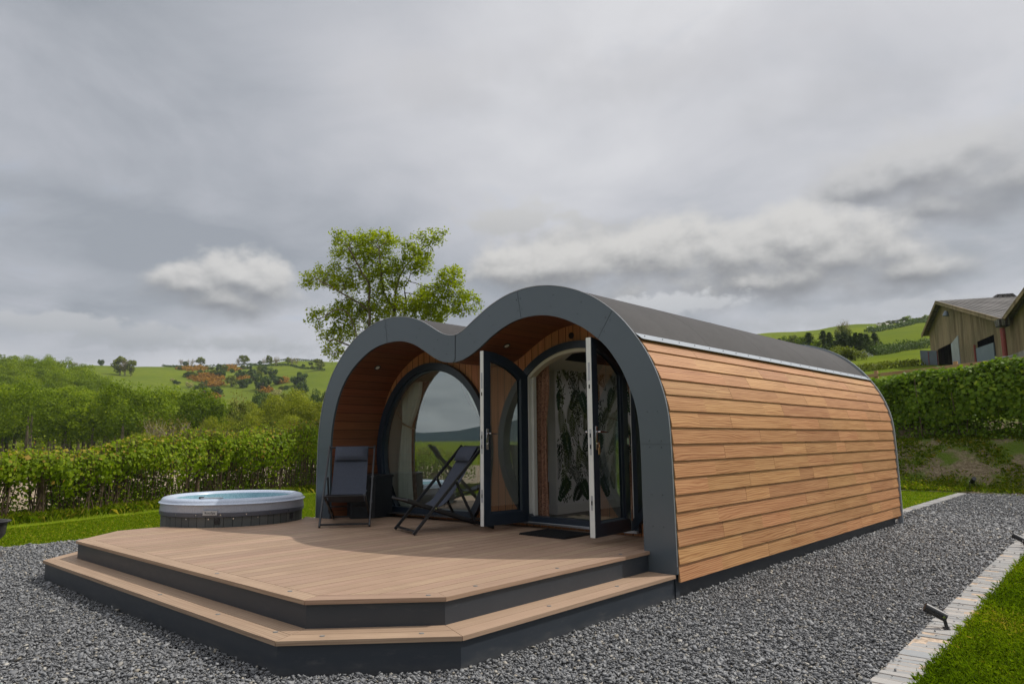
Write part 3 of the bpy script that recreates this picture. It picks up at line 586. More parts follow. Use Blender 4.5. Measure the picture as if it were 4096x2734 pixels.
# ------------------------------------------------------------------ foliage
def crown_pts(rg, n, c, rx, ry, rz, ncl, up=.35, shell=.55):
    """leaf positions and normals in clumps through an egg-shaped crown"""
    d = unit(rg.normal(size=(ncl, 3))); rad = rg.uniform(.35, 1.0, ncl)**.6
    C = d*rad[:, None]*np.array([rx, ry, rz])*.78; C[:, 2] += rz*.06; cr = rg.uniform(.2, .42, ncl)*min(rx, rz)
    k = rg.integers(0, ncl, n); e = unit(rg.normal(size=(n, 3))+np.array([0, 0, up])); rr = cr[k]*(shell+(1-shell)*rg.random(n))
    P = C[k]+e*rr[:, None]*np.array([1.15, 1.15, .85]); N = e+rg.normal(0, .45, (n, 3))+np.array([0, 0, .25])
    return P+np.array(c), N
TREE_CACHE = {}
def tree_proto(kind, seed):
    """mesh data for a far tree, unit size: base at 0, 1 m tall"""
    key = (kind, seed); fine = seed >= 30; kind0 = kind
    if key in TREE_CACHE: return TREE_CACHE[key]
    rg = np.random.default_rng(seed*31+hash(kind) % 97 if False else seed*31+sum(map(ord, kind))); tr = MB()
    if kind == 'conifer':
        V = []; 
        for lv in np.linspace(.12, .97, 17):
            w = .24*(1-lv)**.85+.012; nb = 10
            for b in range(nb):
                a = rg.uniform(0, 2*PI); L = w*rg.uniform(.7, 1.15); n = 12; t = rg.random(n)
                P = np.stack([np.cos(a)*L*t, np.sin(a)*L*t, lv-.10*L/.24*t+rg.normal(0, .008, n)], 1)+rg.normal(0, .012, (n, 3)); V.append(leaf_quads(P, rg.normal(size=(n, 3))+[0,0,.6], .05, .5, rng=rg))
        V = np.concatenate(V); tr.tube([(0,0,0), (0,0,.95)], [.018, .003], 6); mat = 'lv_con'
    elif kind in ('bare', 'thin'):
        V = []; tips = []
        nst = 1 if kind == 'thin' else 3
        for s in range(nst):
            a0 = rg.uniform(0, 2*PI); top = np.array([math.cos(a0)*.06*s, math.sin(a0)*.06*s, .38]); tr.tube([(0,0,0), tuple(top*.5), tuple(top)], [.022, .017, .013], 6)
            for b in range(9):
                a = rg.uniform(0, 2*PI); sp = rg.uniform(.12, .36); e = top+np.array([math.cos(a)*sp, math.sin(a)*sp, rg.uniform(.2, .6)*(1-sp*.6)]); mid = (top+e)/2+rg.normal(0, .02, 3)
                tr.tube([tuple(top-[0,0,.12]), tuple(mid), tuple(e)], [.009, .006, .003], 4)
                for c in range(4):
                    f = mid+(e-mid)*rg.random()+rg.normal(0, .07, 3); tr.tube([tuple(mid+(e-mid)*.3), tuple(f)], [.004, .0015], 3, cap=False); tips.append(f)
                tips.append(e)
        tips = np.array(tips); n = 1500; P = tips[rg.integers(0, len(tips), n)]+rg.normal(0, .055, (n, 3)); V = leaf_quads(P, rg.normal(size=(n, 3))+[0,0,.5], rg.uniform(.012, .032, n), .7, rng=rg); mat = 'lv_bare'
    else:
        prm = dict(oak=(.46,.36,.58,1900,26,.060,'lv_oak'), dark=(.46,.40,.54,1600,18,.075,'lv_dark'), mid=(.42,.38,.58,1600,22,.065,'lv_mid'), willow=(.36,.44,.54,2600,30,.042,'lv_willow'), may=(.55,.42,.5,1300,16,.07,'lv_may'), sky=(.36,.34,.62,1100,20,.065,'lv_mid'), gorse=(.6,.4,.45,700,14,.09,'lv_gorse'))[kind]
        rx, rz, cz, n, ncl, ls, mat = prm
        if fine: n = int(n*4.5); ls *= .45; ncl = int(ncl*1.4)
        P, N = crown_pts(rg, n, (0, 0, cz), rx, rx, rz, ncl); V = leaf_quads(P, N, rg.uniform(.6, 1.3, n)*ls, .8, rng=rg)
        tr.tube([(0,0,-.05), (.01,0,.25), (0,0,cz)], [.035, .026, .012], 6)
        for b in range(5):
            a = rg.uniform(0, 2*PI); tr.tube([(0,0,.25+.05*b), (math.cos(a)*rx*.5, math.sin(a)*rx*.5, cz+rg.uniform(-.1,.2))], [.015, .005], 4, cap=False)
    zlo, wid = dict(oak=(.16,.95), dark=(.0,1.0), mid=(.05,.9), willow=(.05,.8), may=(.0,1.1), sky=(.2,.85), gorse=(.0,1.2), conifer=(.02,.5), bare=(.12,.75), thin=(.15,.72))[kind]
    q = V.mean(1); a0, a1 = np.percentile(q[:, 2], 1), np.percentile(q[:, 2], 99.5); V[..., 2] = (V[..., 2]-a0)/(a1-a0)*(1-zlo)+zlo; rr = np.percentile(np.abs(q[:, :2]), 98); V[..., :2] *= wid*.5/rr
    cw = np_mesh('crown', V, 4, MT[mat], np.clip(np.random.default_rng(seed).normal(.5, .24, len(V)), 0, 1)); th = tr.build('trunk', MT['twig'] if kind in ('bare','thin') else MT['bark'])
    d = (cw.data, th.data); bpy.data.objects.remove(cw); bpy.data.objects.remove(th); TREE_CACHE[key] = d; return d
def put_tree(name, kind, seed, x, y, h, label, cat, group=None, wscale=1.0, rz=None, z=None, sink=.02):
    cw, th = tree_proto(kind, seed); e = empty(name, (x, y, (H1(x, y) if z is None else z)-h*sink), random.uniform(0, 6.28) if rz is None else rz); e.scale = (h*wscale, h*wscale, h)
    tag(e, label, cat, group)
    for nm, d in (('crown', cw), ('trunk', th)):
        o = bpy.data.objects.new(nm, d); COL.objects.link(o); o.parent = e
    return e
def put_px(name, kind, seed, px, ybase, ytop, label, cat, group=None, wpx=None, d0=40, D=None):
    """a tree whose foot is at photo pixel (px, ybase) and whose top reaches ytop"""
    if D: P = at(px, ybase, D); D_ = D; P[2] = H1(P[0], P[1]); h = max(.8, at(px, ytop, D)[2]-P[2])
    else: P, D_ = ghit(px, ybase, d0); h = max(.8, (ybase-ytop)/FPX*D_*1.02)
    wn = {'conifer': .5, 'bare': .75, 'thin': .72, 'oak': .95, 'dark': .95, 'mid': .9, 'willow': .8, 'may': 1.1, 'sky': .8, 'gorse': 1.2}[kind]
    ws = 1.0 if wpx is None else (wpx/FPX*D_)/(h*wn)
    return put_tree(name, kind, seed, P[0], P[1], h, label, cat, group, ws, z=P[2])
# --- the oak wood on the left hillside: reads as one mass
def woodland():
    rg = np.random.default_rng(21); spots = []; tries = 0
    def lim(px): return np.interp(px, [-900, 0, 150, 320, 560, 760, 900], [215, 212, 210, 190, 165, 138, 118])
    while len(spots) < 620 and tries < 40000:
        tries += 1; px = rg.uniform(-420, 820); D = lim(px)*rg.uniform(.33, 1.0)
        if D < 76: continue
        p = at(px, 1767, D)[:2]
        if all((p[0]-q[0])**2+(p[1]-q[1])**2 > (q[2]*.50)**2 for q in spots): spots.append((p[0], p[1], rg.uniform(6.5, 9.5)))
    V = []; R = []; tm = MB()
    for (x, y, h) in spots:
        w = h*rg.uniform(.32, .43); n = 3600; P, N = crown_pts(rg, n, (x, y, H1(x, y)+h*.55), w, w, h*.45, 34, .5)
        V.append(leaf_quads(P, N, rg.uniform(.14, .32, n), .8, rng=rg)); R.append(np.clip(rg.normal(rg.uniform(.2, .72), .17, n), 0, 1))
        z = H1(x, y); tm.tube([(x, y, z-.2), (x, y, z+h*.5)], [.22, .1], 5)
    o = np_mesh('woodland', np.concatenate(V), 4, MT['lv_oak'], np.concatenate(R)); tag(o, 'dense dark green oak wood covering the left hillside', 'wood', kind='stuff')
    t = tm.build('trunks', MT['bark'], o); print('wood trees', len(spots))
woodland()
# --- skyline and hillside trees, far left
Z2 = lambda x, y: (650+x*.27672, 1380+y*.27672)
def zz(name, kind, seed, x, yb, yt, w, label, cat, group):
    a = Z2(x, yb); b = Z2(x, yt); return put_px(name, kind, seed, a[0], a[1], b[1], label, cat, group, w*.27672)
SKY = [(260,298,178,80,'bare','thin bare tree leftmost in the skyline row of four on the far hill'), (365,292,180,60,'thin','slim pale tree second in the skyline row of four on the far hill'), (435,305,185,80,'thin','forked thin tree third in the skyline row of four on the far hill'), (540,308,168,120,'sky','fullest round tree at the right end of the skyline row of four'),
 (330,312,235,70,'dark','small dark bushy tree tucked under the skyline row of four'), (1095,285,160,95,'bare','bare grey tree beside a leafy partner on the ridge above the gorse'), (1180,285,145,120,'sky','leafy tree with a bare partner on the ridge above the gorse'), (1465,285,160,80,'thin','thin tree first of the trio on the rounded ridge top'), (1540,290,150,90,'sky','greenest middle tree of the trio on the rounded ridge top'), (1640,300,148,105,'bare','widest bare tree of the trio on the rounded ridge top'),
 (1410,270,215,50,'dark','small dark tree at the foot of the ridge top trio'), (1810,290,172,70,'sky','leafy tree at the left of the last cluster on the ridge'), (1865,300,165,80,'bare','bare tree in the middle of the last cluster on the ridge'), (1935,305,168,75,'thin','thin tree at the right of the last cluster on the ridge'), (2265,360,205,150,'sky','broad pale tree on the ridge just left of the pod roof')]
for i, (x, yb, yt, w, k, lab) in enumerate(SKY): zz('skyline_tree', k, 3+i % 4, x, yb, yt, w, lab, 'tree', 'trees along the far left ridge')
put_px('skyline_tree', 'dark', 3, 404, 1460, 1437, 'small dark tree alone on the far hill right of the wood', 'tree', 'trees along the far left ridge', 24)
put_px('beech_tree', 'sky', 4, 480, 1500, 1424, 'tall domed tree with bare trunks standing on the far hillside', 'tree', 'tall trees above the wood', 62)
put_px('beech_tree', 'bare', 5, 500, 1503, 1424, 'bare limbed tree right against the tall domed hillside tree', 'tree', 'tall trees above the wood', 50)
put_px('beech_tree', 'sky', 5, 523, 1505, 1440, 'slimmer leafy tree at the right of the tall hillside pair', 'tree', 'tall trees above the wood', 30)
put_px('beech_tree', 'bare', 3, 290, 1452, 1431, 'low bare crowned tree where the wood meets the skyline', 'tree', 'tall trees above the wood', 44)
BUS = [(250,360,300,55),(400,462,385,150),(460,470,400,90),(540,420,355,80),(635,420,360,65),(735,450,355,120),(840,470,368,130),(820,380,275,100),(905,385,285,90),(1000,400,340,65),(1135,485,355,130),(1165,350,285,90),(1250,345,280,80),(1300,445,345,130),(1400,450,370,90),(1470,420,310,120),(1590,430,335,120),(1000,595,440,160),(1170,615,480,130),(1320,520,420,110),(1450,640,425,215),(1590,500,415,80),(1660,565,435,130),(1400,370,300,80),(620,680,590,85),(765,720,597,165),(1975,585,392,190),(2015,720,545,205),(480,635,575,75),(560,615,545,90),(200,562,508,100),(1790,640,582,70),(1720,640,590,80),(2030,330,272,60),(2140,285,243,60),(2165,345,292,50),(600,590,510,90),(1250,560,480,100),(700,350,310,90),(920,275,255,70),(2205,755,715,120),(2300,820,760,130)]
BW = {(1450,640,425,215): 'largest round green tree at the foot of the gorse slope', (1975,585,392,190): 'upper of two big round trees alone on the right green slope', (2015,720,545,205): 'lower of two big round trees alone on the right green slope', (765,720,597,165): 'broad dark tree at the bottom of the gorse slope'}
for i, b in enumerate(BUS):
    lab = BW.get(b)
    zz('hillside_tree', ('dark','dark','mid')[i % 3] if not lab else 'dark', 6+i % 4, b[0], b[1], b[2], b[3], lab or ('mid green' if i % 3 == 2 else 'dark')+' rounded bush scattered over the far hillside round the gorse', 'tree' if lab else 'bush', 'bushes and trees on the far gorse slope')
for x, yb, yt, w, lab in ((385,610,530,110,'white flowering hawthorn left of the gorse slope'), (140,522,480,60,'small white hawthorn at the top of the hedge line'), (1640,735,640,120,'white flowering hawthorn low on the slope by rusty gorse'), (1690,690,640,80,'small white hawthorn behind the low flowering one'), (1600,745,690,70,'lowest white hawthorn bush beside rusty gorse')): zz('hawthorn', 'may', 12, x, yb, yt, w, lab, 'hawthorn', 'hawthorns in blossom')
def gorse():
    rg = np.random.default_rng(33); V = []; R = []
    for (cx, cy, rx, ry, n) in ((430,350,210,34,70),(640,485,230,62,150),(770,580,120,26,50),(1000,350,110,50,34),(1190,492,65,22,24),(690,755,110,40,44),(1490,665,70,40,26),(540,765,50,30,12),(1740,520,60,40,18)):
        for k in range(n):
            a = rg.uniform(0, 2*PI); q = math.sqrt(rg.random()); px, py = Z2(cx+math.cos(a)*rx*q, cy+math.sin(a)*ry*q); P, D = ghit(px, py, 60)
            s = rg.uniform(1.6, 3.0); p, N = crown_pts(rg, 60, (P[0], P[1], P[2]+s*.2), s*1.2, s*1.2, s*.5, 8); V.append(leaf_quads(p, N, rg.uniform(.4, .8, 60), .8, rng=rg)); R.append(np.clip(rg.normal(.55, .25, 60), 0, 1))
    tag(np_mesh('gorse', np.concatenate(V), 4, MT['lv_gorse'], np.concatenate(R)), 'patches of orange brown gorse on the far slope', 'gorse', kind='stuff')
gorse()
# --- valley trees between the wood and the pod
VAL = [(1090,1700,1575,190,'willow',74,'feathery light green willow left of a taller one near the pod'),(1190,1700,1556,200,'willow',72,'tallest feathery light green willow beside the pod front'),(1275,1700,1600,150,'willow',70,'light green willow half hidden behind the pod edge'),(1010,1720,1655,120,'willow',64,'low light green willow above the middle of the hedge'),(880,1735,1665,130,'willow',62,'low light green willow above the hedge near the bare shrub'),(960,1690,1605,130,'mid',100,'yellow green rounded tree in the valley middle'),(1000,1680,1602,110,'willow',110,'bright yellow green domed bush in the valley'),(830,1710,1600,120,'mid',100,'dark green dense tree in the valley behind the bare shrub'),(760,1690,1600,110,'oak',116,'dark oak at the right foot of the wood'),(900,1670,1600,100,'bare',118,'greyish bare tree in the middle of the valley'),(1060,1660,1590,110,'mid',124,'mid green tree on the far side of the valley floor'),(1130,1640,1575,130,'mid',136,'mid green bushy tree below the lone pair of trees'),(1180,1600,1560,100,'mid',165,'small mid green tree below the white hawthorns'),(700,1800,1655,170,'bare',54,'sprawling pale bare shrub tree above the hedge'),(620,1780,1648,120,'bare',60,'pale bare shrub tree left of the sprawling one'),(1280,1600,1560,90,'dark',160,'dark bush on the slope by the pod edge'),(940,1640,1565,120,'thin',150,'pale thin tree under the gorse slope'),(800,1650,1588,110,'oak',130,'oak in the valley under the rusty gorse'),(1040,1620,1565,110,'dark',160,'dark spreading tree under the gorse slope'),(560,1800,1730,110,'willow',56,'small rounded green tree just above the hedge'),(1180,1740,1660,150,'willow',58,'low willow scrub right above the hedge beside the pod'),(1080,1740,1680,120,'mid',60,'low bushy scrub above the hedge middle'),(960,1745,1690,110,'mid',58,'low green scrub above the hedge left of the willow'),(1030,1700,1640,120,'bare',80,'greyish twiggy scrub before the willows')]
for i, (px, yb, yt, w, k, D, lab) in enumerate(VAL): put_px('valley_tree', k, 30+i % 3, px, yb, yt, lab, 'tree', 'trees in the valley beyond the hedge', w, D=D)

# --- right side: conifers, hedgerows, skyline
Z4 = lambda x, y: (3100+x*.42401, 1150+y*.42401)
CON = [(325,590,425,95,'conifer','pointed conifer left of the gap behind the pod roof'),(465,610,405,90,'conifer','tallest sharp pointed conifer left of the big bare tree'),(525,625,422,80,'conifer','narrow conifer just right of the tallest pointed one'),(575,630,500,95,'conifer','low conifer left of the big bare tree'),(610,640,440,90,'conifer','dark conifer below the big bare tree on its left'),(660,640,420,110,'conifer','dark conifer directly under the big bare tree'),(720,640,455,90,'conifer','shorter conifer right of the big bare tree'),(770,640,425,90,'conifer','middle conifer of the right clump'),(820,640,430,90,'conifer','conifer next to last in the right clump'),(870,635,437,95,'conifer','dark conifer before the detached last one'),(945,590,425,90,'conifer','detached last conifer at the right end of the clump'),(660,470,300,170,'bare','big bare crowned tree rising above the conifers'),(640,520,360,130,'mid','ivy green tree beneath the big bare crown'),(120,530,452,110,'oak','leafy tree at the left end behind the pod roof'),(185,545,450,110,'mid','pale leafy tree second from left behind the pod roof'),(245,560,462,100,'oak','leafy tree behind the pod roof before the conifers'),(385,600,500,90,'oak','low leafy tree between the pointed conifers'),(40,510,478,40,'conifer','tiny conifer tip just above the pod roof')]
for i, (x, yb, yt, w, k, lab) in enumerate(CON):
    a = Z4(x, yb); b = Z4(x, yt); put_px('conifer' if k == 'conifer' else 'copse_tree', k, 18+i % 3, a[0], a[1], b[1], lab, 'conifer' if k == 'conifer' else 'tree', 'copse behind the pod roof', w*.424*(1.55 if k == 'conifer' else 1.0), d0=60)
RS = [(1232,330,268,120,'oak','rounded oak standing out on the right skyline'),(985,362,330,60,'mid','small tree at the left of the right skyline row'),(1030,355,326,70,'mid','second small tree in the right skyline row'),(1090,345,312,80,'mid','third tree in the right skyline row'),(1150,335,305,80,'mid','tree just left of the rounded skyline oak'),(1310,320,292,60,'mid','low tree just right of the rounded skyline oak'),(1365,310,284,60,'mid','low tree further right of the rounded skyline oak'),(1425,302,256,70,'oak','taller tree left of the barn on the skyline'),(1480,295,255,80,'oak','tree second from the barn on the skyline'),(1535,290,232,80,'oak','tree touching the barn gable on the skyline'),(2155,200,70,120,'oak','tree top showing over the barn roof ridge')]
for i, (x, yb, yt, w, k, lab) in enumerate(RS):
    a = Z4(x, yb); b = Z4(x, yt); put_px('skyline_tree', k, 22+i % 3, a[0], a[1], b[1], lab, 'tree', 'trees along the right skyline', w*.424, d0=60)
def hedgerow(name, pts, h, w, leaf, mat, label, n_per_m=90, seed=1, base=0.0, cat='hedge', uneven=.25):
    """a hedge along ground points, built of leaves"""
    rg = np.random.default_rng(seed); V = []; R = []
    for p, q in zip(pts[:-1], pts[1:]):
        p, q = np.array(p[:2]), np.array(q[:2]); L = np.linalg.norm(q-p); d = (q-p)/L; nn = np.array([-d[1], d[0]]); n = int(L*n_per_m); t = rg.uniform(0, L, n); a = rg.uniform(-.2, PI+.2, n)
        hh = h*(1+uneven*np.sin(t*1.9/h+seed)*np.sin(t*.7/h)); rr = .7+.3*rg.random(n); off = np.cos(a)*w*.5*rr; z = base+np.clip(np.sin(a)*.5+.5*rg.random(n), 0, 1)*hh*rr
        xy = p+d*t[:, None]+nn*off[:, None]; P = np.column_stack([xy, hgt(xy[:, 0], xy[:, 1])+z]); N = nn[None]*np.cos(a)[:, None]; N = np.column_stack([N, np.sin(a)])+rg.normal(0, .5, (n, 3))
        V.append(leaf_quads(P, N, rg.uniform(.6, 1.3, n)*leaf, .8, rng=rg)); R.append(np.clip(rg.normal(.5, .22, n), 0, 1))
    e = empty(name, (0,0,0)); tag(e, label, cat)
    np_mesh('foliage', np.concatenate(V), 4, MT[mat], np.concatenate(R), e); return e
def gpts(L, d0=30): return [ghit(*Z4(x, y), d0)[0] for x, y in L]
hedgerow('field_hedge', gpts([(560,665),(690,690),(815,680)]), 1.5, 1.6, .24, 'lv_mid', 'short thick hedge below the conifers left of the gate', 200, 2)
hedgerow('field_hedge', gpts([(915,640),(1000,630),(1150,600),(1320,575),(1470,560)]), 1.4, 1.7, .24, 'lv_dark', 'long dark hedge across the hillside field behind the barn', 200, 3)
hedgerow('field_hedge', gpts([(735,795),(860,785),(1100,755),(1380,730)], 24), 0.6, .8, .15, 'lv_mid', 'low clipped hedge at the near edge of the field', 170, 4, uneven=.1)
hedgerow('field_hedge', gpts([(870,425),(1050,400),(1250,360),(1500,315)]), 1.6, 1.6, .5, 'lv_dark', 'thin hedge line high across the right hill', 40, 5)
hedgerow('field_hedge', [ghit(*Z2(x, y), 60)[0] for x, y in ((0,305),(200,320),(420,318),(700,300),(1000,285),(1250,268),(1420,232),(1600,212),(1800,215),(2000,222),(2200,238))], 1.4, 1.4, .5, 'lv_dark', 'thin hedge line along the far left ridge', 26, 6)
hedgerow('field_hedge', [ghit(*Z2(x, y), 60)[0] for x, y in ((1240,272),(1480,300),(1700,292),(1900,310),(2100,345),(2340,372))], 1.2, 1.2, .5, 'lv_dark', 'thin hedge line below the trees on the far ridge', 26, 7)

# --- left hedge with bare stems
def left_hedge():
    rg = np.random.default_rng(41); e = empty('hedge', (HA[0], HA[1], 0)); off = np.array([HA[0], HA[1], 0]); tag(e, 'clipped hazel hedge with bare lower stems beyond the lawn', 'hedge')
    L = 21.0; 
    def top(t): return np.interp(t, [0, 6.2, 8, 11, 15, 21], [1.08, 1.20, 1.40, 1.66, 1.92, 2.1])+.05*np.sin(t*3.1)+.06*np.sin(t*1.3+1)
    n = 42000; t = rg.uniform(-1, L, n); a = rg.uniform(-.9, PI+.9, n); tp = top(t); lo = np.interp(t, [0, 3.5, 5, 8, 21], [.22, .24, .42, .50, .58])+.16*np.sin(t*2.3)+.14*np.sin(t*5.7+np.sin(t))
    half = (tp-lo)/2; cz = lo+half; rr = np.sqrt(rg.uniform(.35, 1, n)); s = np.cos(a)*.48*rr*(1+.28*np.sin(t*4.1+np.sin(z*5 if False else t*1.7)*2)); z = cz+np.sin(a)*half*rr*1.03+rg.normal(0, .03, n)
    sparse = .62+.38*np.sin(t*1.7)*np.sin(t*.6+1); k = (rg.random(n) < np.where(z > cz, 1, .75)*np.clip(sparse+.3, .45, 1)); t, a, s, z, tp = t[k], a[k], s[k], z[k], tp[k]; n = len(t)
    xy = HA+HD*t[:, None]+HN*s[:, None]; P = np.column_stack([xy, z]); N = np.column_stack([HN[None]*np.cos(a)[:, None], np.sin(a)])+rg.normal(0, .45, (n, 3))
    hz = t > 3.6
    size = np.where(hz, rg.uniform(.04, .10, n)*np.where(rg.random(n) < .08, 1.5, 1.0), rg.uniform(.03, .062, n)); R = np.clip(rg.normal(.46, .2, n)+.14*np.sin(t*2.2+np.sin(z*6))*np.cos(z*4+t), 0, .9); R[rg.random(n) < .03] = .99; R[(z > tp-.14) & (rg.random(n) < .22)] = .97
    V = leaf_quads(P-off, N, size, .85, rng=rg); 
    m2 = 1500; t2 = rg.uniform(-1, L, m2); xy = HA+HD*t2[:, None]+HN*rg.normal(0, .25, m2)[:, None]; P2 = np.column_stack([xy, top(t2)+np.abs(rg.normal(0, .10, m2))*np.clip(np.sin(t2*2.1)+.6, .1, 1.6)]); V2 = leaf_quads(P2-off, rg.normal(size=(m2, 3))+[0,0,.5], rg.uniform(.03, .06, m2), .7, rng=rg)
    np_mesh('foliage', np.concatenate([V, V2]), 4, MT['lv_hedge'], np.concatenate([R, np.clip(rg.normal(.75, .2, m2), 0, 1)]), e)
    st = MB(); pos = []
    for c in np.cumsum(rg.uniform(.08, .42, 100))-1:
        if c > L: break
        for k in range(rg.integers(2, 15)):
            tt = c+rg.normal(0, .07); ss = rg.normal(0, .12); p = HA+HD*tt+HN*ss; h = float(top(tt))*rg.uniform(.8, 1.04); ln = rg.normal(0, .17); l2 = rg.normal(0, .07); r0 = rg.uniform(.005, .016)
            q = p+HD*ln*1.4+HN*l2
            st.tube([(p[0]-off[0], p[1]-off[1], -.02), ((p+q)[0]/2-off[0]+rg.normal(0,.02), (p+q)[1]/2-off[1], h*.5), (q[0]-off[0], q[1]-off[1], h)], [r0, r0*.8, r0*.4], 5, cap=False)
    for k in range(900):     # clipped twig ends on top
        tt = rg.uniform(-1, L); p = HA+HD*tt+HN*rg.normal(0, .25)-off[:2]; h = float(top(tt)); st.tube([(p[0], p[1], h-.16), (p[0]+rg.normal(0,.03), p[1]+rg.normal(0,.03), h+rg.uniform(0,.06))], .004, 3, cap=False)
    st.build('stems', MT['stem'], e)
    # undergrowth closing the foot of the hedge in places
    n3 = 26000; t3 = rg.uniform(0, 19, n3); gapm = np.clip(.55+np.clip(np.minimum(np.abs(t3-6.9)-.7, np.minimum(np.abs(t3-10.75)-.45, np.abs(t3-14.6)-.8))*1.6, 0, .84)+.18*np.sin(t3*9), 0, 1)
    k3 = rg.random(n3) < gapm; t3 = t3[k3]; n3 = len(t3); xy = HA+HD*t3[:, None]+HN*rg.normal(.18, .22, n3)[:, None]; P3 = np.column_stack([xy, np.abs(rg.normal(.25, .28, n3))]); V3 = leaf_quads(P3-off, rg.normal(size=(n3, 3))+[0,0,.5], rg.uniform(.03, .075, n3), .7, rng=rg)
    np_mesh('undergrowth', V3, 4, MT['lv_hedge'], np.clip(rg.normal(.33, .22, n3), 0, .9), e)
    n5 = 30000; t5 = rg.uniform(2, 21, n5); g5 = np.clip(.1+np.clip(np.minimum(np.abs(t5-6.9)-.6, np.minimum(np.abs(t5-10.75)-.35, np.abs(t5-14.3)-.5))*2.5, 0, .9), 0, 1); k5 = rg.random(n5) < g5; t5 = t5[k5]; n5 = len(t5); xy = HA+HD*t5[:, None]+HN*rg.uniform(.45, 1.3, n5)[:, None]; P5 = np.column_stack([xy, rg.uniform(0, 1, n5)**1.1*np.interp(t5, [6, 15], [.75, 1.05])]); np_mesh('undergrowth', leaf_quads(P5-off, rg.normal(size=(n5, 3))+[0,0,.4], rg.uniform(.05, .11, n5), .75, rng=rg), 4, MT['lv_dark'], np.clip(rg.normal(.4, .25, n5), 0, 1), e)
    for tt in (6.8, 10.6):
        p = HA+HD*tt+HN*-.1; o = MB(); o.tube([(p[0], p[1], -.05), (p[0], p[1], .92)], .05, 10); tag(o.build('fence_post', MT['stem']), {6.8: 'round fence post in the left hedge nearest the fire bowl', 10.6: 'round fence post in the left hedge nearest the hot tub'}[tt], 'fence post', 'posts in the left hedge')
left_hedge()
# --- hedge on the bank behind the pod
def bank_hedge():
    rg = np.random.default_rng(51); A, B = np.array([-13., 18.6]), np.array([9., 17.4]); L = np.linalg.norm(B-A); d = (B-A)/L; nn = np.array([-d[1], d[0]]); e = empty('bank_hedge', (0,0,0)); tag(e, 'tall leafy hedge on the bank behind the pod', 'hedge')
    n = 46000; t = rg.uniform(0, L, n); k = rg.random(n) < np.where(t < 8, .35, 1); t = t[k]; n = len(t); a = rg.uniform(-.5, PI+.5, n); tp = .05*np.sin(t*1.1)+.05*np.sin(t*2.9+1)+np.interp(t, [8, 9.5, 11.5, 13.7], [3.12, 3.20, 3.30, 3.42]); lo = hgt(*(A+d*t[:, None]-nn*.7).T)-.05+.12*np.sin(t*2.1); half = (tp-lo)/2; rr = np.sqrt(rg.uniform(.45, 1, n)); s = np.cos(a)*.72*rr*(1+.32*np.sin(t*2.7+np.sin(t*1.1)*2)*np.cos(3*a)); z = lo+half+np.clip(np.sin(a)*1.15, -1, 1)*half*rr+rg.normal(0, .04, n)
    xy = A+d*t[:, None]+nn*s[:, None]; P = np.column_stack([xy, z]); N = np.column_stack([nn[None]*np.cos(a)[:, None], np.sin(a)*.7+.35])+rg.normal(0, .42, (n, 3))
    np_mesh('foliage', leaf_quads(P, N, rg.uniform(.075, .16, n), .92, rng=rg, droop=.3), 4, MT['lv_hedge_dark'], np.clip(rg.normal(.5, .22, n), 0, 1), e)
    n4 = 13000; t4 = rg.uniform(4, L, n4); s4 = rg.uniform(-.95, .5, n4); xy = A+d*t4[:, None]+nn*s4[:, None]; P4 = np.column_stack([xy, hgt(xy[:, 0], xy[:, 1])+np.abs(rg.normal(0, .34, n4))]); np_mesh('undergrowth', leaf_quads(P4, rg.normal(size=(n4, 3))*.7+np.array([0,-.6,.5]), rg.uniform(.05, .12, n4), .7, rng=rg), 4, MT['lv_hedge_dark'], np.clip(rg.normal(.35, .25, n4), 0, 1), e)
    st = MB()
    for k in range(130):
        tt = rg.uniform(0, L); p = A+d*tt+nn*rg.normal(-.25, .25); q = p+d*rg.normal(0, .25); st.tube([(p[0], p[1], H1(p[0], p[1])-.05), (q[0], q[1], rg.uniform(2.2, 3.3))], [.018, .008], 5, cap=False)
    st.build('stems', MT['stem'], e)
bank_hedge()
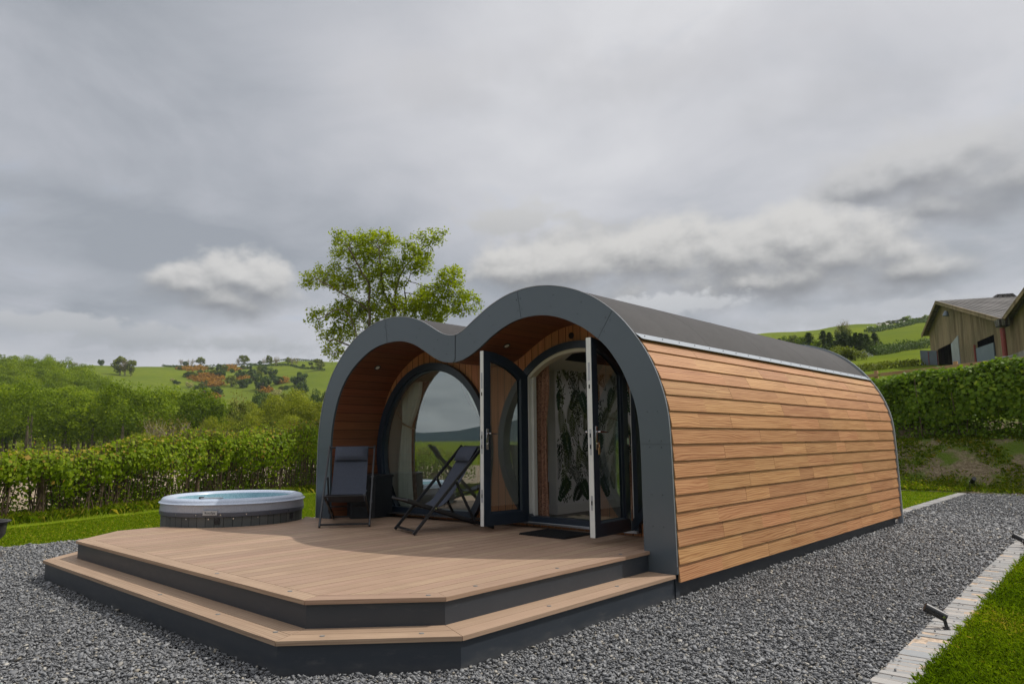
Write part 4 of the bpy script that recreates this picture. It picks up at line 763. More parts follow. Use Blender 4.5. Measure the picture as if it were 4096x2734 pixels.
# --- the tree behind the pod: grown branch by branch into its crown
def big_tree():
    rg = np.random.default_rng(64); D0 = 22.0; T = lambda x, y, dz=0.0: at(1180+x*.3827, 880+y*.3827, D0+dz)
    lobes = [(690,300,320,195),(900,230,200,140),(1400,175,165,85),(1500,120,80,60),(1270,400,190,190),(240,590,175,105),(130,640,70,60),(560,640,180,140),(900,560,290,240),(1630,590,150,135),(1560,760,200,140),(1760,860,190,150),(1900,830,60,60),(290,990,140,95),(230,1090,80,60),(600,930,210,170),(400,1300,125,160),(330,1210,80,70),(1000,890,340,150),(1400,880,210,180),(560,1130,150,130),(700,1030,180,120),(1350,1000,260,110),(420,520,150,90),(450,130,80,55)]
    att = []
    for (x, y, rx, ry) in lobes:
        n = int(rx*ry/255)
        for k in range(n):
            v = rg.normal(size=3); v = v/np.linalg.norm(v)*rg.random()**.4; rd = min(rx, ry, 190)*1.15/ (FPX/.3827)*D0
            att.append(T(x+v[0]*rx, y+v[1]*ry)+AF*v[2]*rd)
    att = np.array(att); base = np.array(T(1040, 1400)); base[2] = H1(base[0], base[1])
    nodes = []; par = []
    def chain(pts, p0):
        prev = p0
        for a, b in zip(pts[:-1], pts[1:]):
            a, b = np.array(a), np.array(b); k = max(1, int(np.linalg.norm(b-a)/.17))
            for i in range(1, k+1): nodes.append(a+(b-a)*i/k+rg.normal(0, .012, 3)); par.append(prev); prev = len(nodes)-1
        return prev
    nodes.append(base); par.append(-1); F = T(1035, 950); f0 = chain([base, base+(F-base)*.55+[.05,0,0], F], 0)
    chain([F, T(985,860), T(930,760), T(905,560,-.3), T(880,330,-.4)], f0); chain([F, T(1045,800), T(1080,620), T(1150,480,.3), T(1300,330,.5), T(1420,240,.5)], f0)
    s1 = chain([base, T(770,1150,-.2), T(780,940,-.3)], 0); chain([T(780,940,-.3), T(770,660,-.4), T(640,440,-.5), T(560,300,-.5)], s1); chain([T(780,940,-.3), T(560,800,-.6), T(430,720,-.8), T(260,640,-.9)], s1)
    s2 = chain([base, T(1150,1100,.3), T(1160,930,.5)], 0); chain([T(1160,930,.5), T(1240,840,.7), T(1330,700,.8)], s2); chain([T(1160,930,.5), T(1150,700,.2), T(1210,560,.2)], s2)
    s3 = chain([base, T(1400,1180,.9), T(1600,1000,1.1), T(1720,880,1.2)], 0); chain([T(1600,1000,1.1), T(1560,800,1.0), T(1620,620,1.0)], s3-8)
    s4 = chain([base, T(640,1180,-.7), T(560,960,-.8), T(440,920,-.9), T(300,1010,-1)], 0); chain([base, T(560,1300,-.6), T(420,1250,-.8)], 0)
    nodes = np.array(nodes); par = list(par); nl = list(nodes); alive = np.ones(len(att), bool); step = .13
    for it in range(60):
        A = att[alive]
        if len(A) < 12: break
        N = np.array(nl); d2 = ((A[:, None]-N[None])**2).sum(-1); near = d2.argmin(1); dist = np.sqrt(d2.min(1))
        new = {}
        for i, k in enumerate(near): new.setdefault(int(k), []).append((A[i]-N[k])/max(dist[i], 1e-6))
        for k, vs in new.items():
            v = np.mean(vs, 0)+rg.normal(0, .12, 3); v /= np.linalg.norm(v)+1e-9; nl.append(N[k]+v*step); par.append(k)
        N = np.array(nl); d2 = ((att[:, None]-N[None, -len(new):])**2).sum(-1).min(1); alive &= d2 > .15**2
    N = np.array(nl); ch = [[] for _ in N]; 
    for i, p in enumerate(par):
        if p >= 0: ch[p].append(i)
    rad = np.zeros(len(N)); 
    for i in range(len(N)-1, -1, -1): rad[i] = max(.0062, sum(rad[c]**2.35 for c in ch[i])**(1/2.35)) if ch[i] else .0055
    rad = np.minimum(rad, .17)
    m = MB(); done = set()
    for i in range(len(N)):
        for c in ch[i]:
            if len(ch[i]) and par[c] == i: m.tube([N[i], N[c]], [min(rad[i], rad[c]*1.6), rad[c]], 7 if rad[c] > .03 else 4, cap=False)
    e = empty('broadleaf_tree', tuple(base)); tag(e, 'open crowned broadleaf tree with fresh leaves rising behind the small arch', 'tree')
    tk = m.build('trunk', MT['bark'], e, smooth=True, angle=80); tk.location = -base
    thin = np.array([i for i in range(len(N)) if rad[i] < .0095]); P0 = N[thin]; dr = np.array([N[i]-N[par[i]] for i in thin]); dr = unit(dr); rep = 35; P0 = np.repeat(P0, rep, 0); dr = np.repeat(dr, rep, 0); n = len(P0)
    o = unit(dr*.7+rg.normal(size=(n, 3))); P = P0+o*rg.uniform(.03, .21, n)[:, None]-np.array([0,0,.025]); Nn = rg.normal(size=(n, 3))*.75+[0,0,.9]
    Rv = np.clip(.45+.16*np.sin(P0[:, 0]*2.2)*np.sin(P0[:, 2]*2.6)+rg.normal(0, .18, n), 0, 1)
    cw = np_mesh('crown', leaf_quads(P, Nn, rg.uniform(.045, .10, n), .58, rng=rg), 4, MT['lv_tree'], Rv, e); cw.location = -base; print('tree leaves', n, 'nodes', len(N))
big_tree()
# --- sheep on the right hill
def sheep():
    rg = random.Random(5); m = MB(); prof = [(-.5,.05,.62),(-.46,.20,.62),(-.3,.29,.62),(0,.32,.6),(.28,.28,.62),(.44,.16,.68),(.55,.12,.80),(.68,.11,.86),(.80,.08,.80),(.88,.035,.76)]
    m.tube([(x, 0, z) for x, r, z in prof], [r for x, r, z in prof], 10)
    for x in (-.32, .28):
        for y in (-.13, .13): m.tube([(x, y, .5), (x+.02, y, .25), (x, y, 0)], [.09, .05, .04], 6)
    first = m.build('sheep', MT['sheep'], smooth=True, angle=80); spots = [(990,378),(1060,370),(1062,385),(1090,388),(895,412),(910,410),(1185,345),(1215,340)]
    for i, s in enumerate(spots):
        o = first if i == 0 else first.copy()
        if i: COL.objects.link(o)
        P, D = ghit(*Z4(*s), 100); o.location = P; o.rotation_euler = (0, 0, rg.uniform(0, 6)); o.scale = (1.3,)*3; tag(o, 'tiny white sheep grazing high on the right hill', 'sheep', 'sheep on the right hill')
sheep()
# ------------------------------------------------------------------ the pod
H1_, H2_ = .2173, .3958
PL = 7.09
def yf(x): return min(0.0, (x+2.45)*.1)
OUT = [(-5.24,.02),(-5.24,.4),(-5.24,.82),(-5.236,1.32),(-5.215,1.60),(-5.166,1.86),(-5.098,2.07),(-4.985,2.29),(-4.84,2.475),(-4.685,2.63),(-4.50,2.765),(-4.27,2.874),(-4.03,2.935),(-3.80,2.950),(-3.577,2.921),(-3.36,2.853),(-3.2,2.768),(-3.04,2.676),(-2.93,2.635),(-2.83,2.622),(-2.73,2.638),(-2.62,2.695),(-2.494,2.779),(-2.291,2.889),(-2.09,2.965),(-1.9,3.010),(-1.68,3.030),(-1.49,3.022),(-1.30,2.990),(-1.13,2.942),(-.96,2.875),(-.781,2.778),(-.588,2.633),(-.445,2.488),(-.315,2.325),(-.222,2.180),(-.155,2.045),(-.108,1.93),(-.054,1.748),(-.027,1.575),(-.017,1.38),(-.012,1.2),(-.006,.8),(0,.4),(0,.02)]
INN = [(-4.97,.02),(-4.972,.41),(-4.985,1.05),(-4.987,1.323),(-4.978,1.528),(-4.942,1.72),(-4.872,1.95),(-4.764,2.155),(-4.635,2.308),(-4.49,2.428),(-4.265,2.562),(-4.026,2.632),(-3.77,2.648),(-3.572,2.618),(-3.407,2.552),(-3.255,2.462),(-3.11,2.378),(-2.987,2.330),(-2.86,2.312),(-2.79,2.314),(-2.686,2.332),(-2.57,2.375),(-2.457,2.436),(-2.333,2.508),(-2.191,2.587),(-1.995,2.668),(-1.804,2.712),(-1.621,2.722),(-1.469,2.711),(-1.33,2.682),(-1.186,2.633),(-1.03,2.560),(-.906,2.488),(-.748,2.366),(-.66,2.28),(-.58,2.175),(-.505,2.06),(-.44,1.92),(-.378,1.762),(-.343,1.60),(-.326,1.382),(-.322,1.134),(-.322,.8),(-.32,.41),(-.32,.02)]
def catmull(P, n=5):
    P = np.array(P, float); Q = []
    for i in range(len(P)-1):
        p0, p1, p2, p3 = P[max(i-1,0)], P[i], P[i+1], P[min(i+2, len(P)-1)]
        for t in np.linspace(0, 1, n, endpoint=False): Q.append(.5*((2*p1)+(-p0+p2)*t+(2*p0-5*p1+4*p2-p3)*t*t+(-p0+3*p1-3*p2+p3)*t**3))
    Q.append(P[-1]); Q = np.array(Q)
    for _ in range(3): Q[1:-1] = Q[1:-1]*.5+(Q[:-2]+Q[2:])*.25
    return Q
def resamp(P, n):
    s = np.concatenate([[0], np.cumsum(np.hypot(*np.diff(P, axis=0).T))]); t = np.linspace(0, s[-1], n); return np.column_stack([np.interp(t, s, P[:, 0]), np.interp(t, s, P[:, 1])])
def landmark(P, xs):
    Q = catmull(P); idx = [0]
    lo = len(Q)//2
    k1 = max(range(lo), key=lambda i: Q[i, 1] if Q[i, 0] < -3.0 else -9); k3 = max(range(len(Q)), key=lambda i: Q[i, 1] if Q[i, 0] > -2.4 else -9); k2 = min(range(k1, k3), key=lambda i: Q[i, 1])
    segs = [Q[0:k1+1], Q[k1:k2+1], Q[k2:k3+1], Q[k3:]]; R = [resamp(s, n) for s, n in zip(segs, (56, 36, 40, 60))]
    return np.concatenate([R[0]]+[r[1:] for r in R[1:]])
PO, PI_ = landmark(OUT, None), landmark(INN, None)
def offs(P, d):
    t = np.gradient(P, axis=0); t = t/np.linalg.norm(t, axis=1)[:, None]; return P+np.column_stack([-t[:, 1], t[:, 0]])*d    # left of travel = outward (going up the left, over, down the right)
def arcl(P): return np.concatenate([[0], np.cumsum(np.hypot(*np.diff(P, axis=0).T))])
pod = empty('glamping_pod', (0, 0, 0)); tag(pod, 'timber clad double arched glamping pod with grey front fascia and open glazed doors', 'cabin')
def in_z(x):      # height of the inner profile over x
    return float(np.interp(x, [p[0] for p in INN[3:41]], [p[1] for p in INN[3:41]])) if -4.987 < x < -.326 else .4
# sorted inner profile for wall heights
_q = PI_[(PI_[:, 1] > 1.33)]; _q = _q[np.argsort(_q[:, 0])]
def in_top(x): return float(np.interp(x, _q[:, 0], _q[:, 1]))
def fascia():
    O = offs(PO, .012); I = PI_; n = len(O); m = MB()
    for k in range(n-1):
        (x0, z0), (x1, z1), (u0, w0), (u1, w1) = O[k], O[k+1], I[k], I[k+1]
        f = -.006
        if x0 > -1 and max(z0, z1, w0, w1) < .225: continue
        a, b, c, d = (x0, yf(x0)+f, z0), (x1, yf(x1)+f, z1), (u1, yf(u1)+f, w1), (u0, yf(u0)+f, w0)
        m.face([a, d, c, b])
        m.face([a, b, (x1, yf(x1)+.014, z1), (x0, yf(x0)+.014, z0)])
        m.face([d, (u0, yf(u0)+.024, w0), (u1, yf(u1)+.024, w1), c])
        m.face([(x0, yf(x0)+.014, z0), (x1, yf(x1)+.014, z1), (u1, yf(u1)+.022, w1), (u0, yf(u0)+.022, w0)])
    s = m
    # bright edge bead, panel joints and fixings
    e = MB(); e.tube([(x, yf(x)-.008, z) for x, z in offs(PO, .014) if z > .22 or x < -1], .0035, 6); 
    j = m
    def joint(k, kk=None):
        a = PO[k]; b = PI_[kk if kk is not None else k]; y0 = yf(a[0])-.0075; y1 = yf(b[0])-.0075
        j.bar((a[0], y0, a[1]), (b[0], y1, b[1]), .002, .002, (0, 1, 0), m=1)
        dx = np.array([a[1]-b[1], b[0]-a[0]]); dx = dx/np.linalg.norm(dx)*.03
        for t in (.28, .68):
            for sg in (-1, 1):
                p = a*(1-t)+b*t+dx*sg; s.tube([(p[0], yf(p[0])-.006, p[1]), (p[0], yf(p[0])-.0105, p[1])], .0045, 8, m=2)
    def near(P, x=None, z=None, side=None):
        c = [i for i in range(len(P)) if side is None or (P[i, 0]-side) > 0]; 
        return min(range(len(P)), key=lambda i: (abs(P[i, 0]-x) if x is not None else 0)+(abs(P[i, 1]-z)*(1 if z is not None else 0) if z is not None else 0))
    for x, z in ((-5.236, 1.325), (-3.98, 2.94), (-1.83, 3.02), (-.60, 2.64), (-.02, 1.375)):
        k = near(PO, x, z); b = PI_; kk = min(range(len(b)), key=lambda i: np.hypot(b[i, 0]-PO[k, 0], b[i, 1]-PO[k, 1])); joint(k, kk)
    j.tube([(-2.795, -.0415-.003, 2.636), (-2.795, -.043, 2.36), (-2.80, -.044, 2.33), (-2.83, -.046, 2.316)], .004, 5, m=1)
    for x in (-4.55, -3.35, -3.05, -2.9, -2.6, -2.3, -1.3, -.95): 
        k = near(PO, x, in_top(x)+.3); a, b = PO[k], PI_[min(range(len(PI_)), key=lambda i: np.hypot(PI_[i,0]-PO[k,0], PI_[i,1]-PO[k,1]))]
        for t in (.28, .68): p = a*(1-t)+b*t; s.tube([(p[0], yf(p[0])-.006, p[1]), (p[0], yf(p[0])-.0105, p[1])], .0045, 8, m=2)
    for z in (.62, .9, 1.65):
        for x in (-.11, -.22): s.tube([(x-.02*(z>1.5), -.006, z), (x-.02*(z>1.5), -.0105, z)], .0045, 8, m=2)
        for x in (-5.05, -5.15): s.tube([(x, yf(x)-.006, z), (x, yf(x)-.0105, z)], .0045, 8, m=2)
    o = m.build('fascia', [MT['fascia'], MT['riser'], MT['riser']], pod, smooth=True); e.build('edge_bead', MT['alu'], o)
fascia()
def roof_and_cladding():
    P = PO; s = arcl(P); nR = max(i for i in range(len(P)) if P[i, 1] > 2.33 and P[i, 0] > -1.5); nL = min(i for i in range(len(P)) if P[i, 1] > 2.33)
    m = MB(); ys = [.015, .5, 1.55, 2.6, 3.65, 4.7, 5.75, 6.6, PL]
    R = offs(P, .008)
    for k in range(nL, nR):
        for a, b in zip(ys[:-1], ys[1:]):
            if -2.42 < R[k, 0] < -1.9 and 1.5 < a < 4.6: continue
            y0 = a if a > .02 else yf(R[k, 0])+.015; y1 = a if a > .02 else yf(R[k+1, 0])+.015
            m.face([(R[k,0], y0, R[k,1]), (R[k+1,0], y1, R[k+1,1]), (R[k+1,0], b, R[k+1,1]), (R[k,0], b, R[k,1])])
    ro = m.build('roof', MT['roof'], pod, smooth=True)
    sk = MB(); K_ = [k for k in range(nL, nR) if -2.42 < R[k, 0] < -1.9]  # unseen roof opening added to brighten the room, closed with an opal pane
    for k in K_: sk.face([(R[k,0], 1.55, R[k,1]), (R[k+1,0], 1.55, R[k+1,1]), (R[k+1,0], 4.7, R[k+1,1]), (R[k,0], 4.7, R[k,1])])
    sk.build('light_inlet', MT['opal'], pod)
    w = MB()                                 # welted laps in the membrane
    for y in (1.55, 3.1, 4.65, 6.2):
        Q = offs(P, .0095)
        for k in range(nL, nR):
            if -2.42 < Q[k, 0] < -1.9 and 1.7 < y < 4.4: continue
            w.face([(Q[k,0], y, Q[k,1]), (Q[k+1,0], y, Q[k+1,1]), (Q[k+1,0], y+.045, Q[k+1,1]), (Q[k,0], y+.045, Q[k,1])]); w.face([(Q[k,0], y, Q[k,1]), (R[k,0], y-.004, R[k,1]), (R[k+1,0], y-.004, R[k+1,1]), (Q[k+1,0], y, Q[k+1,1])])
    w.build('membrane_laps', MT['roof'], ro, smooth=True)
    # aluminium drip trim over the top board
    def trim(k0, sgn):
        m = MB(); sc_ = m
        def pt(ss, d):
            x = np.interp(ss, s, P[:, 0]); z = np.interp(ss, s, P[:, 1]); e = .002; t = np.array([np.interp(ss+e, s, P[:, 0])-np.interp(ss-e, s, P[:, 0]), np.interp(ss+e, s, P[:, 1])-np.interp(ss-e, s, P[:, 1])]); t /= np.linalg.norm(t); return np.array([x-t[1]*d, z+t[0]*d])
        s0, s1 = s[k0]-.055*sgn, s[k0]+.03*sgn
        pr = [pt(s0, .010), pt(s0, .018), pt(s1, .040), pt(s1+.018*sgn, .050), pt(s1+.020*sgn, .044), pt(s1, .03)]
        for i in range(len(pr)-1):
            y0 = .01 if sgn > 0 else yf(-5.2)+.02
            m.face([(pr[i][0], y0, pr[i][1]), (pr[i][0], PL+.0, pr[i][1]), (pr[i+1][0], PL+.0, pr[i+1][1]), (pr[i+1][0], y0, pr[i+1][1])])
        c = pt((s0+s1)/2, .030); c2 = pt((s0+s1)/2, .036)
        for y in np.arange(.12, PL, .33): sc_.tube([(c[0], y, c[1]), (c2[0], y, c2[1])], .0055, 6, m=1)
        o = m.build('drip_trim', [MT['trimgrey'], MT['black']], pod)
        return pt
    ptR = trim(nR, 1)
    # lapped boards
    rg = random.Random(17)
    def boards(name, s_bot, s_top, dirn, y0):
        nb = int(round(abs(s_bot-s_top)/.147)); m = MB(); w = (s_bot-s_top)/nb
        for i in range(nb):
            b = s_bot-i*w; t = s_bot-(i+1)*w-.012*dirn
            y = y0; cuts = [y0]
            c = y0+rg.uniform(.5, 3.2)
            while c < PL-.4: cuts.append(c); c += rg.uniform(1.4, 3.6)
            cuts.append(PL+.005)
            for ca, cb in zip(cuts[:-1], cuts[1:]):
                seg = [ca+.0025]; q = ca+rg.uniform(.5, 1.6)
                while q < cb-.25: seg.append(q); q += rg.uniform(.7, 2.0)
                seg.append(cb-.0025)
                for ya, yb in zip(seg[:-1], seg[1:]):
                    r = rg.random(); v0 = i*.31
                    pb, pm, pt_ = ptR(b, .026), ptR((b+t)/2, .018), ptR(t, .010); pu = ptR(b, .006)
                    u0, u1 = ya, yb; hw = abs(w)
                    for (A, B, va, vb) in ((pb, pm, v0, v0+hw/2), (pm, pt_, v0+hw/2, v0+hw)):
                        m.face([(A[0], ya, A[1]), (A[0], yb, A[1]), (B[0], yb, B[1]), (B[0], ya, B[1])], [(u0, va), (u1, va), (u1, vb), (u0, vb)], r)
                    m.face([(pu[0], ya, pu[1]), (pu[0], yb, pu[1]), (pb[0], yb, pb[1]), (pb[0], ya, pb[1])], [(u0, v0), (u1, v0), (u1, v0+.03), (u0, v0+.03)], r)
                # board ends
                m.face([(pb[0], ca+.0015, pb[1]), (pu[0], ca+.0015, pu[1]), (pt_[0], ca+.0015, pt_[1])]); m.face([(pb[0], cb-.0015, pb[1]), (pu[0], cb-.0015, pu[1]), (pt_[0], cb-.0015, pt_[1])])
        m.build(name, MT['clad'], pod)
    kb = max(i for i in range(len(P)) if P[i, 1] > .135); boards('cladding', s[kb], s[nR]+.012, 1, .016)
    # back liner, left flank and rear
    m = MB()
    for k in range(min(i for i in range(nL) if P[i, 1] > .13), nL):
        for ya, yb in (((yf(-5.2)+.05, 4.8), (6.6, PL)) if .95 < P[k, 1] < 2.05 else ((yf(-5.2)+.05, PL),)): m.face([(P[k,0], ya, P[k,1]), (P[k+1,0], ya, P[k+1,1]), (P[k+1,0], yb, P[k+1,1]), (P[k,0], yb, P[k,1])], [(ya, s[k]), (ya, s[k+1]), (yb, s[k+1]), (yb, s[k])], .4)  # unseen gap in the left flank, added to let sky light inside
    m.build('flank_wall', MT['clad'], pod); m = MB()
    Q = offs(P, -.004)
    for k in range(nR-1, kb): m.face([(Q[k,0], .06, Q[k,1]), (Q[k+1,0], .06, Q[k+1,1]), (Q[k+1,0], PL, Q[k+1,1]), (Q[k,0], PL, Q[k,1])], None, .1, 1)
    m.build('cladding_liner', [MT['clad'], MT['dark']], pod)
    # rear wall with unseen round openings added to light the rooms
    m = MB(); added_holes = ((-1.65, 1.45, .95), (-3.9, 1.45, .9)); qo = P[P[:, 1] > .13]
    xs = np.linspace(-5.23, -.01, 120); srt = qo[np.argsort(qo[:, 0])]
    for a, b in zip(xs[:-1], xs[1:]):
        za, zb = np.interp(a, srt[:, 0], srt[:, 1]), np.interp(b, srt[:, 0], srt[:, 1]); c = (a+b)/2
        hw_ = [q for q in added_holes if abs(c-q[0]) < q[2]]
        if hw_:
            cx, cz, rw = hw_[0]
            h = math.sqrt(rw*rw-(c-cx)**2); m.face([(a, PL-.05, .1), (b, PL-.05, .1), (b, PL-.05, cz-h), (a, PL-.05, cz-h)]); m.face([(a, PL-.05, cz+h), (b, PL-.05, cz+h), (b, PL-.05, zb), (a, PL-.05, za)])
        else: m.face([(a, PL-.05, .1), (b, PL-.05, .1), (b, PL-.05, zb), (a, PL-.05, za)], [(0, a), (0, b), (2, b), (2, a)])
    m.build('rear_wall', MT['wallwood'], pod)
    t = MB(); A, B = offs(P, .042), offs(P, -.03); k1 = min(kb+3, len(P)-1)
    for k in range(0, k1): 
        for ya, yb in ((PL, PL+.035),):
            t.face([(A[k,0], ya, A[k,1]), (A[k+1,0], ya, A[k+1,1]), (A[k+1,0], yb, A[k+1,1]), (A[k,0], yb, A[k,1])]); t.face([(A[k,0], ya, A[k,1]), (B[k,0], ya, B[k,1]), (B[k+1,0], ya, B[k+1,1]), (A[k+1,0], ya, A[k+1,1])]); t.face([(A[k,0], yb, A[k,1]), (A[k+1,0], yb, A[k+1,1]), (B[k+1,0], yb, B[k+1,1]), (B[k,0], yb, B[k,1])])
    t.build('rear_trim', MT['trimgrey'], pod, smooth=True)
    b = MB(); b.box((-5.18, .06, -.02), (-.055, PL-.06, .36)); b.box((-.33, -.003, -.02), (-.012, .059, .21)); b.build('plinth', MT['riser'], pod)
roof_and_cladding()
WY = .80
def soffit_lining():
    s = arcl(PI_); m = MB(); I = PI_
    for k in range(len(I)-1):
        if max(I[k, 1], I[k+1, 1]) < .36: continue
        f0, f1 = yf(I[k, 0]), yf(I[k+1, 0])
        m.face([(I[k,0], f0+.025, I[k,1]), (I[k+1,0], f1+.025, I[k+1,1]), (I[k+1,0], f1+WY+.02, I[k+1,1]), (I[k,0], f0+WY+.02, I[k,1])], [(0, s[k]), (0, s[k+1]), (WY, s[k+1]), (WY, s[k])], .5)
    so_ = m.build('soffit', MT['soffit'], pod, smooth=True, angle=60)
    for (px, py, x) in ((1515, 1431, -4.55), (2038, 1351, -2.33)):
        k = min(range(len(I)), key=lambda i: abs(I[i, 0]-x)+(0 if I[i, 1] > 1.4 else 9)); t = I[k+1]-I[k-1]; t = t/np.linalg.norm(t); nrm = Vector((t[1], 0, -t[0])); c = Vector((I[k, 0], yf(x)+.36, I[k, 1]))
        d = MB(); d.tube([c+nrm*-.01, c+nrm*.006], .047, 20); o = d.build('downlight', MT['black'], pod, smooth=True); b = MB(); b.tube([c+nrm*.003, c+nrm*.0085], .029, 16); b.build('lens', MT['bulb'], o, smooth=True)
    # inner lining of the room
    J = offs(I, -.03); m = MB()
    for k in range(len(J)-1):
        if J[k, 1] < .40: continue
        for ya, yb in (((WY+.06, 4.8), (6.6, PL-.1)) if .95 < J[k, 1] < 2.05 and J[k, 0] < -4 else ((WY+.06, 1.55), (4.7, PL-.1)) if -2.42 < J[k, 0] < -1.9 else ((WY+.06, PL-.1),)): m.face([(J[k,0], ya+yf(J[k,0])*(ya < 1), J[k,1]), (J[k,0], yb, J[k,1]), (J[k+1,0], yb, J[k+1,1]), (J[k+1,0], ya+yf(J[k+1,0])*(ya < 1), J[k+1,1])])  # lining left open behind the added flank and roof openings
    m.build('room_lining', MT['lining'], pod, smooth=True)
    m = MB(); m.face([(-4.96, .3, .446), (-.33, .85, .446), (-.33, PL-.1, .446), (-4.96, PL-.1, .446)], [(.3, -4.96), (.85, -.33), (PL, -.33), (PL, -4.96)]); m.build('floor', MT['floor'], pod)
soffit_lining()
ZB = .432
def ell(cx, cz, a, b, n=120, zb=ZB):
    """closed outline of a round window with its foot cut level"""
    t0 = math.asin(max(-1, (zb-cz)/b)); ang = np.linspace(t0, PI-t0, n); return np.array([(cx+a*math.cos(t), cz+b*math.sin(t)) for t in ang])
WL = (-3.952, 1.262, 1.012, 1.18); WR = (-1.65, 1.36, 1.165, 1.165); FW = .085
def sh(x, y): return y+yf(x)
def front_wall():
    m = MB(); bk = MB(); x = -4.985; i = 0; rg = random.Random(4)
    def hole(c, x):
        cx, cz, a, b = c; u = (x-cx)/a
        if abs(u) >= 1: return None
        h = b*math.sqrt(1-u*u); return (cz-h, cz+h)
    while x < -.33:
        w = .106; x1 = min(x+w, -.325); r = rg.random(); n = 8; v0 = i*.4
        for k in range(n):
            a = x+.0035+(x1-x-.007)*k/n; b = x+.0035+(x1-x-.007)*(k+1)/n; c = (a+b)/2
            hs = [h for h in (hole((WL[0], WL[1], WL[2]-.02, WL[3]-.02), c), hole((WR[0], WR[1], WR[2]-.02, WR[3]-.02), c)) if h]
            iv = []
            ta, tb = in_top(a)+.02, in_top(b)+.02
            if hs: 
                iv.append((hs[0][1], hs[0][1], ta, tb)); 
                if hs[0][0] > ZB+.0: iv.append((.38, .38, hs[0][0], hs[0][0]))
                else: iv.append((.38, .38, ZB, ZB))
            else: iv.append((.38, .38, ta, tb))
            for z0a, z0b, z1a, z1b in iv:
                if z1a > z0a: m.face([(a, sh(a, WY), z0a), (b, sh(b, WY), z0b), (b, sh(b, WY), z1b), (a, sh(a, WY), z1a)], [(z0a, v0+a-x), (z0b, v0+b-x), (z1b, v0+b-x), (z1a, v0+a-x)], r)
        A, B = x-.03, x+.03
        hs = [h for h in (hole(WL, x), hole(WR, x)) if h]; segs = [(hs[0][1]-.03, in_top(x)+.03), (.38, max(.38, hs[0][0]+.02))] if hs else [(.38, in_top(x)+.03)]
        for z0, z1 in segs:
            if z1 > z0: bk.face([(A, sh(x, WY)+.012, z0), (B, sh(x, WY)+.012, z0), (B, sh(x, WY)+.012, z1), (A, sh(x, WY)+.012, z1)])
        x = x1; i += 1
    o = m.build('front_wall', MT['wallwood'], pod); bk.build('board_grooves', MT['dark'], o)
    k = MB(); k.tube([(-1.719, WY-.001, 2.60), (-1.719, WY-.007, 2.60)], .038, 24); k.build('vent_disc', MT['soffit'], pod)
front_wall()
def ring(c, w, y0, y1, mat, name, parent, clip=None, smooth=True, inner_off=0.0):
    cx, cz, a, b = c; O = ell(cx, cz, a-inner_off, b-inner_off); I = ell(cx, cz, a-inner_off-w, b-inner_off-w, zb=ZB+(w if inner_off == 0 else w)) if True else None
    m = MB(); n = len(O)
    def P(p, y): return (p[0], sh(p[0], y), p[1])
    for k in range(n):
        k2 = (k+1) % n
        if clip and not (clip(O[k]) and clip(O[k2])): continue
        a_, b_, c_, d_ = O[k], O[k2], I[k2], I[k]
        m.face([P(a_, y0), P(d_, y0), P(c_, y0), P(b_, y0)]); m.face([P(a_, y1), P(b_, y1), P(c_, y1), P(d_, y1)])
        m.face([P(a_, y0), P(b_, y0), P(b_, y1), P(a_, y1)]); m.face([P(d_, y0), P(d_, y1), P(c_, y1), P(c_, y0)])
    return m.build(name, mat, parent, smooth=smooth)
def pane(pts, y, parent, name='pane'):
    m = MB(); m.face([(p[0], sh(p[0], y), p[1]) for p in pts]); return m.build(name, MT['glass'], parent)
JL, JR = -2.365, -.905
def windows():
    w = ring(WL, FW, WY-.065, WY+.06, MT['frame'], 'window', pod); w['label'] = 'big round picture window under the small arch'
    ring((WL[0], WL[1], WL[2]-FW, WL[3]-FW), .022, WY-.03, WY+.05, MT['frame'], 'bead', w, inner_off=0)
    pts = ell(WL[0], WL[1], WL[2]-FW-.005, WL[3]-FW-.005, zb=ZB+FW); pane(pts, WY+.0, w)
    w = ring(WR, FW, WY-.065, WY+.06, MT['frame'], 'window', pod); w['label'] = 'round glazed frame under the large arch with double doors in its middle'
    inn = (WR[0], WR[1], WR[2]-FW-.005, WR[3]-FW-.005)
    full = ell(*inn, n=400, zb=ZB+FW)
    Lp = [p for p in full if p[0] < JL-.05]; zt = max(p[1] for p in Lp); pane(np.array(Lp+[]), WY, w, 'side_pane')
    Rp = [p for p in full if p[0] > JR+.05]; pane(np.array(Rp[len([p for p in Rp if p[1] < 1e9 and False]):]), WY, w, 'side_pane')
    m = MB()
    def ztop(x): return WR[1]+math.sqrt((WR[2]-FW)**2-(x-WR[0])**2)
    def zlow(x): return max(ZB, WR[1]-math.sqrt((WR[2]-FW)**2-(x-WR[0])**2))
    for x0, x1 in ((JL-.055, JL), (JR, JR+.055)): m = MB(); m.box((x0, WY-.055, ZB), (x1, WY+.05, ztop((x0+x1)/2)+.01)); m.build('door_post', MT['frame'], w, bevel=.004)
    m = MB(); m.box((JL, WY-.045, ZB+.02), (JL+.012, WY+.055, ztop(JL)-.012)); m.box((JL+.012, WY+.0, ZB+.02), (JL+.05, WY+.056, ztop(JL+.03)-.02)); m.build('white_rebate', MT['white'], w); m = MB(); m.box((JR-.012, WY-.045, ZB+.02), (JR, WY+.055, ztop(JR)-.012))
    m.build('white_rebate', MT['white'], w)
    r = ring((WR[0], WR[1], WR[2]-FW, WR[3]-FW), .04, WY-.04, WY+.057, MT['cream'], 'arch_rebate', w, clip=lambda p: JL < p[0] < JR and p[1] > 1.5)
    m = MB(); m.box((JL-.05, WY-.085, ZB-.004), (JR+.05, WY+.08, ZB+.022)); m.box((JL-.02, WY-.02, ZB+.022), (JR+.02, WY+.05, ZB+.034)); m.build('threshold', MT['alu'], w, bevel=.003)
windows()
